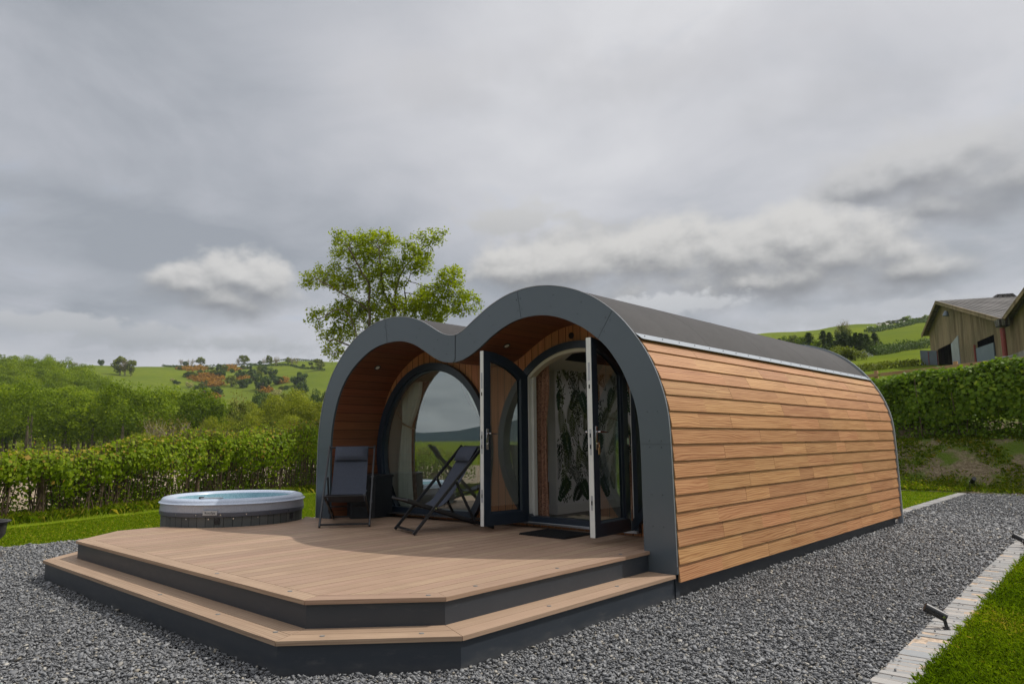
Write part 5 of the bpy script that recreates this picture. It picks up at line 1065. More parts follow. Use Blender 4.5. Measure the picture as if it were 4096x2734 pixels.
def door_leaf(hx, hy, mirror, ang, label):
    """leaf drawn closed: u from the hinge to the middle; then swung about the hinge"""
    R0 = WR[2]-FW-.03; cx = WR[0]-hx if not mirror else hx-WR[0]; Lw = .685; zb = ZB+.03; th = .068; fw = .098
    def top(u): return WR[1]+math.sqrt(max(0, R0**2-(u-cx)**2))
    def topi(u): return WR[1]+math.sqrt(max(0, (R0-fw)**2-(u-cx)**2))
    us = np.linspace(0, Lw, 26); out = [(0, zb)]+[(Lw, zb)]+[(u, top(u)) for u in us[::-1]]
    ui = np.linspace(fw, Lw-fw, 26); inn = [(fw, zb+fw+.03), (Lw-fw, zb+fw+.03)]+[(u, topi(u)) for u in ui[::-1]]
    e = MB(); n = len(out); d = empty('door', (hx, hy, 0), ang); d.parent = pod; d['label'] = label
    def P(p, y): return ((p[0] if not mirror else -p[0]), y, p[1])
    for k in range(n):
        k2 = (k+1) % n; a, b, c, f = out[k], out[k2], inn[k2], inn[k]
        for y in (-th/2, th/2): e.face([P(a, y), P(b, y), P(c, y), P(f, y)])
        e.face([P(f, -th/2), P(c, -th/2), P(c, th/2), P(f, th/2)])
    e.build('leaf_frame', MT['frame'], d, bevel=0)
    # raised outer sash lips and the white rebated edge
    lip = MB(); ed = MB()
    for k in range(n):
        k2 = (k+1) % n; a, b = out[k], out[k2]
        ed.face([P(a, -th/2+.006), P(b, -th/2+.006), P(b, th/2-.006), P(a, th/2-.006)])
        for y in (-th/2, th/2-.006): lip.face([P(a, y), P(b, y), P(b, y+.006), P(a, y+.006)])
    ed.build('edge', MT['white'], d); lip.build('edge_lip', MT['frame'], d)
    bd = MB(); zoff = .012
    for k in range(n):
        k2 = (k+1) % n; f, c = inn[k], inn[k2]; q = lambda p: (fw+.02+(p[0]-fw)*(1-.04/(Lw-2*fw)), p[1]+(.02 if p[1] < 1 else -.02))
        for y in (-th/2+.004, th/2-.004): bd.face([P(f, y), P(c, y), P(q(c), y*.55), P(q(f), y*.55)])
    bd.build('glazing_bead', MT['frame'], d)
    g = MB(); 
    g.face([P(p, 0) for p in inn])
    g.build('pane', MT['glass'], d)
    h = MB()
    for sg in (-1, 1):
        y = sg*th/2; u = Lw-.05; sx = 1 if not mirror else -1
        h.box((sx*u-.016, min(y, y+sg*.009), 1.30), (sx*u+.016, max(y, y+sg*.009), 1.53)); h.tube([(sx*u, y, 1.475), (sx*u, y+sg*.05, 1.475), (sx*(u-.02), y+sg*.058, 1.475), (sx*(u-.125), y+sg*.055, 1.47)], [.010, .010, .0095, .0085], 10)
        h.tube([(sx*u, y, 1.36), (sx*u, y+sg*.016, 1.36)], .011, 10)
    h.build('handle', MT['chrome'], d, smooth=True, bevel=.002)
    sx = 1 if not mirror else -1
    for z in (.62, 1.38, 2.08):
        hg = MB(); hg.tube([(-sx*.006, -th/2-.004, z-.055), (-sx*.006, -th/2-.004, z+.055)], .013, 10); hg.box((min(0, sx*.045), -th/2-.010, z-.03), (max(0, sx*.045), -th/2-.001, z+.03))
        hg.build('hinge', MT['chrome'] if mirror else MT['frame'], d, smooth=True)
    k = MB(); sx = 1 if not mirror else -1
    for z0, z1 in ((1.98, 2.16), (1.25, 1.50), (.72, .86)): k.box((sx*Lw-.002 if sx > 0 else -Lw-.002, -.012, z0), (sx*Lw+.002 if sx > 0 else -Lw+.002, .012, z1))
    lp = k.build('lock_plate', MT['alu'], d)
    kk = MB(); 
    for z in (1.92, 1.44, 1.33, .79): kk.box((sx*Lw-.003 if sx > 0 else -Lw-.003, -.006, z-.02), (sx*Lw+.003 if sx > 0 else -Lw+.003, .006, z+.02))
    kk.build('lock_slot', MT['dark'], lp)
    if mirror:
        y = -th/2; u = -(Lw-.05); q = MB(); q.tube([(u, y-.016, 1.36), (u, y-.032, 1.36)], .003, 6); q.tube([(u, y-.026, 1.36+.0), (u, y-.034, 1.36)], .013, 12); q.tube([(u+.004, y-.03, 1.335), (u+.006, y-.036, 1.335)], .015, 12); q.box((u-.008, y-.036, 1.255), (u+.014, y-.026, 1.322)); q.build('key', MT['brass'], d, smooth=True)
    return d
door_leaf(-2.327, .665, False, -math.radians(94.5), 'left glazed door leaf swung wide open')
door_leaf(-.925, .665, True, math.radians(93.5), 'right glazed door leaf swung wide open with keys in its lock')
def interior():
    m = MB(); m.box((-2.735, 1.58, .447), (-2.612, 5.4, 2.345)); m.build('partition', MT['skirt'], pod)
    m = MB(); m.face([(-2.6085, 1.585, .56), (-2.6085, 5.4, .56), (-2.6085, 5.4, 2.345), (-2.6085, 1.585, 2.345)]); w = m.build('wallpaper', MT['wpaper'], pod)
    m = MB(); m.box((-2.60, 1.575, .447), (-2.586, 5.4, .565)); m.box((-2.745, 1.567, .447), (-2.586, 1.5795, .565)); m.build('skirting', MT['skirt'], pod)
    rg = random.Random(8); f = MB(); X = -2.6065
    def leafp(c, ang, L, W, r):
        d = Vector((0, math.cos(ang), math.sin(ang))); n = Vector((0, -math.sin(ang), math.cos(ang))); c = Vector(c)
        pts = [c, c+d*L*.3+n*W*.5, c+d*L*.65+n*W*.38, c+d*L, c+d*L*.65-n*W*.38, c+d*L*.3-n*W*.5]
        if all(1.6 < p.y < 5.3 and .575 < p.z < 2.335 for p in pts): f.face([(X+rg.uniform(0, .0012), p.y, p.z) for p in pts], None, r)
    def frond(y, z, ang, L, kind):
        r = {0: .32, 1: .6, 2: .05, 3: .86}[kind]+rg.uniform(-.05, .05); n = {0: 8, 1: 15, 2: 9, 3: 6}[kind]; bend = rg.uniform(-.5, .5); p = Vector((0, y, z)); a = ang
        for i in range(n):
            t = i/n; a = ang+bend*t; st = L/n; q = p+Vector((0, math.cos(a), math.sin(a)))*st
            wl = {0: .15, 1: .085, 2: .13, 3: .2}[kind]*(math.sin(PI*(t*.85+.12))+.12); ww = {0: .042, 1: .015, 2: .034, 3: .02}[kind]; sp = {0: .75, 1: 1.15, 2: .85, 3: .5}[kind]
            for sg in (-1, 1): leafp((0, p.y, p.z), a+sg*sp, wl, ww, r+rg.uniform(-.04, .04))
            dn = Vector((0, -math.sin(a), math.cos(a)))*.0035; f.face([(X, *(p+dn).yz), (X, *(q+dn).yz), (X, *(q-dn).yz), (X, *(p-dn).yz)], None, r) if 1.6 < q.y < 5.3 and .58 < q.z < 2.33 and .58 < p.z < 2.33 and 1.6 < p.y < 5.3 else None
            p = q
        leafp((0, p.y, p.z), a, .07, .03, r)
    y = 1.66
    for i in range(13):
        yy = 1.66+i*.14
        for k, z in enumerate(np.arange(.58, 2.2, .30)): frond(yy+rg.uniform(-.06, .06), z+.12*(i % 2)+rg.uniform(-.04, .04), 1.57+rg.uniform(-.8, .8), rg.uniform(.26, .38), (i+k*3+i*k) % 4)
    for k in range(900):
        cy, cz = rg.choice([(1.68, 2.0), (1.70, 1.30), (2.05, 1.66), (2.1, .95), (1.75, .75), (2.35, 2.1), (2.4, 1.2), (1.95, 2.2), (1.9, 1.15), (2.6, 1.7)]); leafp((0, cy+rg.gauss(0, .055), cz+rg.gauss(0, .12)), 1.4+rg.uniform(-.5, .5), .030, .020, .03)
    f.build('leaf_print', MT['print'], w)
    # bed, headboard, pillow, rug
    b = empty('bed', (-4.12, 3.2, .447)); tag(b, 'oak framed bed with white bedding inside the smaller arch', 'bed')
    m = MB(); m.box((-.75, 1.28, 0), (.75, 1.34, 1.05)); m.box((-.80, 1.25, 1.0), (.80, 1.37, 1.10)); 
    for x in np.arange(-.65, .7, .16): m.box((x-.03, 1.262, .35), (x+.03, 1.28, .98))
    o = m.build('headboard', MT['oak'], b, bevel=.006); m = MB(); m.box((-.72, -.75, .14), (.72, 1.28, .34)); o = m.build('bed_frame', MT['oak'], b, bevel=.006)
    m = MB(); m.box((-.70, -.73, .34), (.70, 1.26, .60)); o = m.build('mattress', MT['linen'], b, bevel=.05); m = MB(); m.box((-.62, .72, .61), (-.04, 1.16, .78)); m.box((.04, .72, .61), (.62, 1.16, .78)); m.build('pillow', MT['linen'], b, bevel=.07)
    m = MB()
    for x in (-.66, .66):
        for y in (-.68, 1.2): m.box((x-.035, y-.035, 0), (x+.035, y+.035, .14))
    m.build('legs', MT['oak'], b)
    m = MB(); m.face([(-2.35, .92, .4505), (-1.2, .92, .4505), (-1.2, 1.75, .4505), (-2.35, 1.75, .4505)]); tag(m.build('rug', MT['rug'], None), 'patterned beige rug just inside the open doors', 'rug')
t = NT('patterned_rug'); p = t.geo(); v = t.n('ShaderNodeTexVoronoi'); t.l(p, v.inputs['Vector']); v.inputs['Scale'].default_value = 7; MT['rug'] = t.bsdf(t.mix(t.smooth(v.outputs['Distance'], .2, .45), (.10,.09,.07), (.42,.37,.28)), .95, .1)
interior()
def curtain(label, top, tie, bot, y, mats, edge_side, rope=True, folds=5, n=44):
    """top/bot: (x0, x1, z); tie: (x0, x1, z) or None. The edge strip takes the second material"""
    m = MB(); nz = 30; e = empty('curtain', ((top[0]+top[1])/2, sh(top[0], y), bot[2])); off = e.location; tag(e, label, 'curtain', 'curtains inside the pod')
    def row(t):
        z = top[2]*(1-t)+bot[2]*t
        if tie:
            tt = (top[2]-tie[2])/(top[2]-bot[2])
            if t < tt: k = (t/tt)**1.7; a = top[0]*(1-k)+tie[0]*k; b = top[1]*(1-k)+tie[1]*k
            else: k = ((t-tt)/(1-tt))**.6; a = tie[0]*(1-k)+bot[0]*k; b = tie[1]*(1-k)+bot[1]*k
        else: a = top[0]*(1-t)+bot[0]*t; b = top[1]*(1-t)+bot[1]*t
        return a, b, z
    G = []
    for i in range(nz+1):
        a, b, z = row(i/nz); w = b-a; r = []
        for k in range(n+1):
            u = k/n; x = a+w*u; amp = .018+.02*min(1, .25/max(w, .05)); yy = sh(x, y)+amp*math.sin(u*folds*2*PI+math.sin(i*.25)*.5)+.01*math.sin(u*23); r.append(Vector((x, yy, z))-off)
        G.append(r)
    for i in range(nz):
        for k in range(n):
            u = (k+.5)/n; ed = (u > .80) if edge_side > 0 else (u < .20)
            m.face([G[i][k], G[i][k+1], G[i+1][k+1], G[i+1][k]], [(G[i][k].x, G[i][k].z), (G[i][k+1].x, G[i][k+1].z), (G[i+1][k+1].x, G[i+1][k+1].z), (G[i+1][k].x, G[i+1][k].z)], .5, 1 if ed else 0)
    m.build('drape', mats, e, smooth=True, angle=80)
    if tie and rope:
        r = MB(); xc, w = (tie[0]+tie[1])/2, (tie[1]-tie[0])/2+.025; ps = [Vector((xc+w*math.cos(a), sh(xc, y)+.055*math.sin(a), tie[2]+.05*math.cos(a)*edge_side*-1))-off for a in np.linspace(0, 2*PI, 21)]; r.tube(ps, .012, 6, cap=False)
        s = -1 if edge_side > 0 else 1; r.tube([ps[10] if s < 0 else ps[0], Vector((xc+s*(w+.20), sh(xc, y)+.03, tie[2]+.28))-off], .009, 6); r.build('tieback', MT['rope'], e, smooth=True)
C2 = [MT['curtain'], MT['curtbrown']]
curtain('pale curtain with brown edge tied back at the left of the big round window', (-4.80, -4.22, 2.22), (-4.72, -4.50, 1.62), (-4.82, -4.42, .50), .98, C2, 1)
curtain('pale curtain tied back at the right of the big round window', (-3.66, -3.18, 2.18), (-3.30, -3.12, 1.66), (-3.38, -3.10, .50), .98, C2, -1)
curtain('pinkish speckled curtain hanging just inside the left door post', (-2.47, -2.20, 2.33), (-2.43, -2.25, 1.62), (-2.47, -2.24, .47), .97, [MT['leopard'], MT['leopard']], 1, rope=False, folds=4)
curtain('pale curtain with brown edge behind the glass right of the doors', (-1.06, -.50, 2.1), (-.92, -.62, 1.60), (-1.10, -.58, .55), .90, C2, -1)
curtain('pale curtain behind the narrow glass left of the doors', (-2.78, -2.52, 2.0), None, (-2.78, -2.52, .55), .98, C2, 1, folds=3)
# ------------------------------------------------------------------ deck
TR = .258; BT = .028
D_OUT = [(-5.84,-.30),(-5.84,-2.5425),(-5.276,-3.1495),(-.885,-3.1495),(-.258,-2.4946),(-.258,-.012)]
def inset(P, d, loop=False):
    """parallel offset of an open outline to its left (towards the deck)"""
    P = [np.array(p, float) for p in P]; L = []
    for a, b in zip(P[:-1], P[1:]):
        u = (b-a)/np.linalg.norm(b-a); n = np.array([-u[1], u[0]]); L.append((a+n*d, u))
    Q = [L[0][0]]
    for (a, u), (b, w) in zip(L[:-1], L[1:]):
        A = np.array([[u[0], -w[0]], [u[1], -w[1]]]); t = np.linalg.solve(A, b-a); Q.append(a+u*t[0])
    e = P[-1]; u = L[-1][1]; n = np.array([-u[1], u[0]]); Q.append(e+n*d); return Q
TUBC, TUBR = (-5.93, -1.10), .90
deck = empty('deck', (0, 0, 0)); tag(deck, 'brown composite timber deck with a dark faced step round its front', 'deck')
def build_deck():
    rg = random.Random(12); B0 = D_OUT; B1 = inset(B0, .138); B2 = inset(B0, .143)
    m = MB(); z1, z0 = H2_, H2_-BT
    def slab(m, q, r, along):
        """q: four plan corners, grain along q0->q1"""
        q = [np.array(p, float) for p in q]; d = q[1]-q[0]; d = d/np.linalg.norm(d); n = np.array([-d[1], d[0]]); uv = [(p@d, p@n+along) for p in q]
        m.face([(*p, z1_) for p in q], uv, r)
        for a, b, ua, ub in zip(q, q[1:]+q[:1], uv, uv[1:]+uv[:1]): m.face([(*a, z1_), (*a, z0_), (*b, z0_), (*b, z1_)], [(ua[0], ua[1]), (ua[0], ua[1]+.03), (ub[0], ub[1]+.03), (ub[0], ub[1])], r)
    z1_, z0_ = z1, z0
    def cutl(q, g=.0022):       # shorten mitred ends a hair
        q = [np.array(p, float) for p in q]; u = (q[1]-q[0])/np.linalg.norm(q[1]-q[0]); return [q[0]+u*g, q[1]-u*g, q[2]-u*g, q[3]+u*g]
    edge = MB()
    for i in range(len(B0)-1):
        if i == 0:
            q = [(-5.84, -2.02), B0[1], B1[1], (B1[0][0], -2.0)]; slab(edge, cutl(q), rg.random(), i*.5); continue
        if i == len(B0)-2: continue
        a, b = np.array(B0[i]), np.array(B0[i+1]); c, d = B1[i+1], B1[i]; L = np.linalg.norm(b-a); n = max(1, int(round(L/3.4)))
        for k in range(n):
            t0, t1 = k/n, (k+1)/n; slab(edge, cutl([a+(b-a)*t0, a+(b-a)*t1, d+(c-d)*t1, d+(c-d)*t0]), rg.random(), i*.5+k*.2)
    edge.build('border_boards', MT['deck'], deck)
    # field boards run front to back
    P = [np.array(p) for p in B2]
    def yfront(x):
        ys = []
        for a, b in zip(P[:-1], P[1:]):
            if abs(b[0]-a[0]) > 1e-6 and min(a[0], b[0])-1e-6 <= x <= max(a[0], b[0])+1e-6: ys.append(a[1]+(b[1]-a[1])*(x-a[0])/(b[0]-a[0]))
        return min(ys) if ys else None
    xL, xR = B2[0][0], -.258; w = .1395; x = xR; bd = MB(); i = 0
    # border at the right is the last field board: runs to the mitre
    def yfr(x): 
        if x > P[-2][0]-1e-6:
            a, b = np.array(D_OUT[3]), np.array(D_OUT[4]); a2, b2 = np.array(B2[3]), np.array(B2[4]); t = (x-b2[0])/(b[0]-b2[0]); return b2[1]+(b[1]-b2[1])*t
        return yfront(x)
    while x > xL+.01:
        x0 = max(x-w, xL); g = .0038; r = rg.random(); sub = 1 if x0 > -4.9 else 9
        def yback(xx): return (.0+WY+yf(xx)-.002) if -4.968 < xx < -.324 else (yf(xx)-.014 if xx > -5.26 else -.30)
        brk = [-.95+((i*37) % 11)*.16] if i % 3 else []
        for k in range(sub):
            a = x0+g+(x-x0-2*g)*k/sub; b = x0+g+(x-x0-2*g)*(k+1)/sub; c = (a+b)/2
            fa, fb = yfr(max(a, xL+1e-4)), yfr(b); ya, yb = yback(c), yback(c); ivs = [(fa, fb, ya, yb)]
            if x0 < -4.9:
                dx = c-TUBC[0]
                if abs(dx) < TUBR+.012:
                    h = math.sqrt((TUBR+.012)**2-dx*dx); ivs = [(fa, fb, TUBC[1]-h, TUBC[1]-h), (TUBC[1]+h, TUBC[1]+h, ya, yb)]
            for (p0, p1, q0, q1) in ivs:
                if q0-p0 < .01: continue
                segs = [(p0, p1, q0, q1)]
                if sub == 1 and brk: s = brk[0]; segs = [(p0, p1, s-.0015, s-.0015), (s+.0015, s+.0015, q0, q1)]
                for si, (s0, s1, e0, e1) in enumerate(segs): slab(bd, [(b, s1), (b, e1), (a, e0), (a, s0)], (r+.37*si) % 1, i*.3)
        x = x0; i += 1
    bd.build('deck_boards', MT['deck'], deck)
    # step: two rows of boards, mitred
    S0 = inset(D_OUT, -TR); S0[0] = np.array([-5.84-TR, -2.3]); S0[-1] = np.array([0., -.014]); S1 = inset(list(map(tuple, S0)), .137); S2 = inset(list(map(tuple, S0)), .142); S3 = inset(list(map(tuple, S0)), TR+.02)
    z1_, z0_ = H1_, H1_-BT; st = MB()
    for A, B in ((S0, S1), (S2, S3)):
        for i in range(len(A)-1):
            a, b = np.array(A[i]), np.array(A[i+1]); c, d = B[i+1], B[i]; L = np.linalg.norm(b-a); n = max(1, int(round(L/3.2)))
            for k in range(n):
                t0, t1 = k/n, (k+1)/n; slab(st, cutl([a+(b-a)*t0, a+(b-a)*t1, d+(c-d)*t1, d+(c-d)*t0]), rg.random()*.8+.1, i*.5+k*.2)
    step = st.build('step_boards', MT['deck'], deck)
    # dark faces
    def faces(A, z0, z1, nm, parent):
        m = MB(); I = inset(list(map(tuple, A)), .021); J = inset(list(map(tuple, A)), .045)
        for i in range(len(I)-1):
            m.hexa([(*I[i], z0), (*I[i+1], z0), (*J[i+1], z0), (*J[i], z0), (*I[i], z1), (*I[i+1], z1), (*J[i+1], z1), (*J[i], z1)], rg.random())
        return m.build(nm, MT['riser'], parent)
    S0b = list(S0); faces(D_OUT[:0]+[(-5.84, -2.0)]+D_OUT[1:], H1_-.0, H2_-BT-.001, 'riser', deck); faces(S0b, -.03, H1_-BT-.001, 'riser', deck)
    m = MB(); m.box((-5.10, -3.0, -.02), (-1.2, -.36, H1_+.06)); m.box((-1.19, -2.3, -.02), (-.36, -.36, H1_+.06)); m.box((-4.9, -.3, 0), (-.36, .7, H2_-BT-.01)); m.build('joists', MT['dark'], deck)
    # small round lights set in the boards
    def light(x, y, z, label=None):
        o = MB(); o.tube([(x, y, z-.01), (x, y, z+.0022)], .0165, 18); a = o.build('recessed_light', MT['steelgrey'], deck, smooth=True); b = MB(); b.tube([(x, y, z), (x, y, z+.0032)], .013, 16); b.build('lens', MT['decklens'], a, smooth=True)
    for px, py in ((1713, 2379), (1902, 2342), (2229, 2271), (2482, 2215), (1160, 2363), (868, 2292)):
        p = CAM+pray(px, py)*((H2_-CAM[2])/pray(px, py)[2]); light(p[0], p[1], H2_)
    for px, py in ((1289, 2542), (1686, 2531), (2196, 2422), (2468, 2343), (872, 2455), (640, 2376), (1102, 2526)):
        p = CAM+pray(px, py)*((H1_-CAM[2])/pray(px, py)[2]); light(p[0], p[1], H1_)
build_deck()
# ------------------------------------------------------------------ hot tub
def hot_tub():
    e = empty('hot_tub', (TUBC[0], TUBC[1], 0), .1); tag(e, 'round pale blue grey hot tub with dark panelled side beside the deck', 'hot tub')
    R = TUBR
    m = MB(); m.lathe([(R-.035, -.02), (R-.03, .525)], n=96); m.build('cabinet', MT['cabinet'], e, smooth=True)
    m = MB(); m.lathe([(R-.028, .515), (R-.012, .515), (R-.008, .56), (R-.012, .566)], n=96); m.build('band', MT['band'], e, smooth=True)
    m = MB(); m.lathe([(R-.02, .56), (R-.012, .568), (R-.020, .64), (R-.014, .645), (R+.0, .652), (R+.004, .66), (R-.004, .668), (R-.02, .672), (R-.022, .69), (R-.045, .715), (R-.085, .725), (R-.13, .722), (R-.155, .71), (R-.165, .69)], n=96); m.build('rim', MT['tub'], e, smooth=True, angle=70)
    m = MB(); m.lathe([(R-.165, .692), (R-.19, .55), (R-.24, .30), (R-.36, .16), (.0, .15)], n=96); m.build('basin', MT['basin'], e, smooth=True, angle=70)
    m = MB(); m.lathe([(R-.21, .42), (0, .42)], n=64); m.build('water', MT['water'], e)
    ang = math.atan2(CAM[1]-TUBC[1], CAM[0]-TUBC[0])-.1
    def pos(a, r, z): return (math.cos(a)*r, math.sin(a)*r, z)
    m = MB()
    for k, da in enumerate(np.linspace(-1.15, 1.15, 15)):
        a = ang+da; z = .49 if k % 2 else .54; r = R-.03 if k % 2 else R-.009; m = MB(); m.tube([pos(a, r-.004, z), pos(a, r+.004, z)], .0075, 8); m.build('screw', MT['chrome'], e, smooth=True)
    for da in (-.21, .92):
        a = ang+da; m = MB(); t = Vector((-math.sin(a), math.cos(a), 0)); n = Vector((math.cos(a), math.sin(a), 0)); c = Vector(pos(a, R-.03, .465)); m.hexa([c+t*-.03+n*-.01+Vector((0,0,-.035)), c+t*.03+n*-.01+Vector((0,0,-.035)), c+t*.03+n*.014+Vector((0,0,-.035)), c+t*-.03+n*.014+Vector((0,0,-.035)), c+t*-.03+n*-.01+Vector((0,0,.035)), c+t*.03+n*-.01+Vector((0,0,.035)), c+t*.03+n*.014+Vector((0,0,.035)), c+t*-.03+n*.014+Vector((0,0,.035))]); m.build('socket', MT['black'], e, bevel=.004)
    a = ang-.30; t = Vector((-math.sin(a), math.cos(a), 0)); n = Vector((math.cos(a), math.sin(a), 0)); c = Vector(pos(a, R-.012, .565)); m = MB()
    m.hexa([c+t*-.085+n*.0+Vector((0,0,-.028)), c+t*.085+n*.0+Vector((0,0,-.028)), c+t*.085+n*.012+Vector((0,0,-.028)), c+t*-.085+n*.012+Vector((0,0,-.028)), c+t*-.085+Vector((0,0,.028)), c+t*.085+Vector((0,0,.028)), c+t*.085+n*.012+Vector((0,0,.028)), c+t*-.085+n*.012+Vector((0,0,.028))]); b = m.build('badge', MT['alu'], e, bevel=.002)
    fc = bpy.data.curves.new('lettering', 'FONT'); fc.body = 'RotoSpa'; fc.size = .036; fc.extrude = .0008; fc.align_x = 'CENTER'; fc.align_y = 'CENTER'; fo = bpy.data.objects.new('lettering', fc); COL.objects.link(fo); bpy.context.view_layer.update(); lm = bpy.data.meshes.new_from_object(fo.evaluated_get(bpy.context.evaluated_depsgraph_get())); bpy.data.objects.remove(fo); lm.materials.clear(); lm.materials.append(MT['black']); fo = bpy.data.objects.new('lettering', lm); COL.objects.link(fo); fo.parent = b
    fo.matrix_local = Matrix(((t.x, 0, n.x, (c+n*.0135).x), (t.y, 0, n.y, (c+n*.0135).y), (0, 1, 0, c.z), (0, 0, 0, 1)))
    a = ang-.33; p = Vector(pos(a, R-.12, .727)); m = MB(); t = Vector((-math.sin(a), math.cos(a), 0)); n = Vector((math.cos(a), math.sin(a), 0))
    m.hexa([p+t*-.13+n*-.03, p+t*.13+n*-.03, p+t*.13+n*.03, p+t*-.13+n*.03]+[q+Vector((0,0,.012)) for q in (p+t*-.13+n*-.03, p+t*.13+n*-.03, p+t*.13+n*.03, p+t*-.13+n*.03)]); m.build('control_panel', MT['alu'], e, bevel=.004)
    a = ang-.5; m = MB(); p = pos(a+PI*.0+.0, R-.12, .722); m.tube([p, (p[0], p[1], .748)], .03, 14); m.build('air_valve', MT['black'], e, smooth=True)
hot_tub()
# ------------------------------------------------------------------ deck chairs
def deck_chair():
    e = empty('deck_chair', (0, 0, H2_)); w = .29; v = .235; bw, bh = .022, .034
    A0, A1 = (0, 0), (.845, .945); B0, B1 = (-.055, .375), (1.0, .016)
    P = lambda lat, q: (lat, q[0], q[1])
    m = MB()
    for s in (-w, w): m.bar(P(s, (0, .01)), P(s, A1), bw, bh, (0, -.7, .7))
    m.bar((-w, .03, .035), (w, .03, .035), .034, .02, (0, 0, 1)); m.tube([(-w, .832, .925), (w, .832, .925)], .012, 10)
    m.build('back_frame', MT['black'], e, bevel=.003)
    m = MB()
    for s in (-v, v): m.bar(P(s, B0), P(s, B1), bw, bh, (0, .3, 1))
    m.tube([(-v-.012, -.045, .37), (v+.012, -.045, .37)], .014, 10); m.bar((-v, .97, .03), (v, .97, .03), .03, .02, (0, 0, 1)); m.tube([(-v, .45, .205), (v, .45, .205)], .009, 8)
    m.build('seat_frame', MT['black'], e, bevel=.003)
    for s in (-w+.026, w-.026):
        m = MB(); m.bar(P(s, (.505, .565)), P(s, (.74, .105)), .018, .03, (0, .8, .4)); m.build('strut', MT['black'], e, bevel=.002)
    prof = [(-.058,.388),(.03,.365),(.13,.325),(.22,.292),(.30,.275),(.37,.292),(.44,.345),(.52,.45),(.60,.565),(.68,.69),(.76,.815),(.825,.925),(.838,.945)]
    sm = []
    for i in range(len(prof)-1):
        for t in np.linspace(0, 1, 4, endpoint=False): sm.append((prof[i][0]*(1-t)+prof[i+1][0]*t, prof[i][1]*(1-t)+prof[i+1][1]*t))
    sm.append(prof[-1]); sm = np.array(sm)
    for _ in range(3): sm[1:-1] = sm[1:-1]*.5+(sm[:-2]+sm[2:])*.25
    m = MB(); sw = .212; nx = 8
    for i in range(len(sm)-1):
        for k in range(nx):
            a, b = -sw+2*sw*k/nx, -sw+2*sw*(k+1)/nx; sag = lambda x: -.012*(1-(x/sw)**2)*math.sin(PI*i/len(sm))
            for dz in (0, -.004): m.face([(a, sm[i][0], sm[i][1]+sag(a)+dz), (b, sm[i][0], sm[i][1]+sag(b)+dz), (b, sm[i+1][0], sm[i+1][1]+sag(b)+dz), (a, sm[i+1][0], sm[i+1][1]+sag(a)+dz)])
    m.build('sling', MT['fabric'], e, smooth=True, angle=80)
    m = MB(); d = Vector((0, -.83, .56)); u = Vector((0, .56, .83)).normalized(); c = Vector((0, .755, .85)); hw, hl, th = .205, .10, .042; nx, ny = 10, 8
    def pt(i, k, top): 
        x = -hw+2*hw*i/nx; s = -hl+2*hl*k/ny; f = (1-abs(2*i/nx-1)**4)*(1-abs(2*k/ny-1)**4); return c+Vector((x, 0, 0))+u*s+d*(.004+th*f**.5 if top else .0)
    for i in range(nx):
        for k in range(ny):
            for top in (0, 1): m.face([pt(i, k, top), pt(i+1, k, top), pt(i+1, k+1, top), pt(i, k+1, top)])
    m.build('headrest', MT['fabric'], e, smooth=True, angle=120)
    m = MB()
    for q in ((.505, .565), (.255, .275)):
        for s in (-w, w): m.tube([(s-.014, q[0], q[1]), (s+.014, q[0], q[1])], .008, 8)
    m.build('rivets', MT['chrome'], e, smooth=True)
    return e
c1 = deck_chair(); d1 = np.array([-.765, .643]); a = math.atan2(-d1[0], d1[1]); c1.location = (-3.995, -.70, H2_); c1.rotation_euler = (0, 0, a); tag(c1, 'black folding sling deck chair facing the viewer in front of the black box', 'deck chair', 'deck chairs on the deck')
c2 = copy_tree(c1); d2 = np.array([.32, .947]); c2.location = (-3.06, -.565, H2_); c2.rotation_euler = (0, 0, math.atan2(-d2[0], d2[1])); c2['label'] = 'black sling deck chair seen side on in front of the big round window'
# ------------------------------------------------------------------ black storage box, mat, small box
def black_box():
    e = empty('storage_box', (-4.70, .10, H2_), 0); tag(e, 'black ribbed storage box with a cut corner behind the deck chair', 'storage box'); z = .56
    pts = [(-.30,.34),(-.30,-.06),(-.02,-.20),(.16,.05),(.16,.34)]; m = MB()
    def ext(P, z0, z1, m):
        n = len(P); m.face([(x, y, z1) for x, y in P]); m.face([(x, y, z0) for x, y in P][::-1])
        for k in range(n): a, b = P[k], P[(k+1) % n]; m.face([(*a, z0), (*b, z0), (*b, z1), (*a, z1)])
    ext(pts, 0, z-.03, m); m.build('body', MT['blackbox'], e, bevel=.006); m = MB(); big = [(x*1.05, y*1.05) for x, y in pts]; ext(big, z-.03, z, m); m.build('lid', MT['blackbox'], e, bevel=.006)
    m = MB()
    for (a, b) in ((pts[1], pts[2]), (pts[2], pts[3])):
        a, b = np.array(a), np.array(b); L = np.linalg.norm(b-a); d = (b-a)/L; n = np.array([d[1], -d[0]])
        for s in np.arange(.02, L-.01, .028): p = a+d*s+n*.004; m.bar((*p, .02), (*p, z-.05), .012, .012, (n[0], n[1], 0))
    m.build('ribs', MT['blackbox'], e); m = MB(); p = np.array(pts[2])*.4+np.array(pts[3])*.6; d = (np.array(pts[3])-np.array(pts[2])); d /= np.linalg.norm(d); n = np.array([d[1], -d[0]]); m.tube([(*(p+n*.0), .36), (*(p+n*.03), .36)], .018, 12); m.build('knob', MT['steelgrey'], e, smooth=True)
black_box()
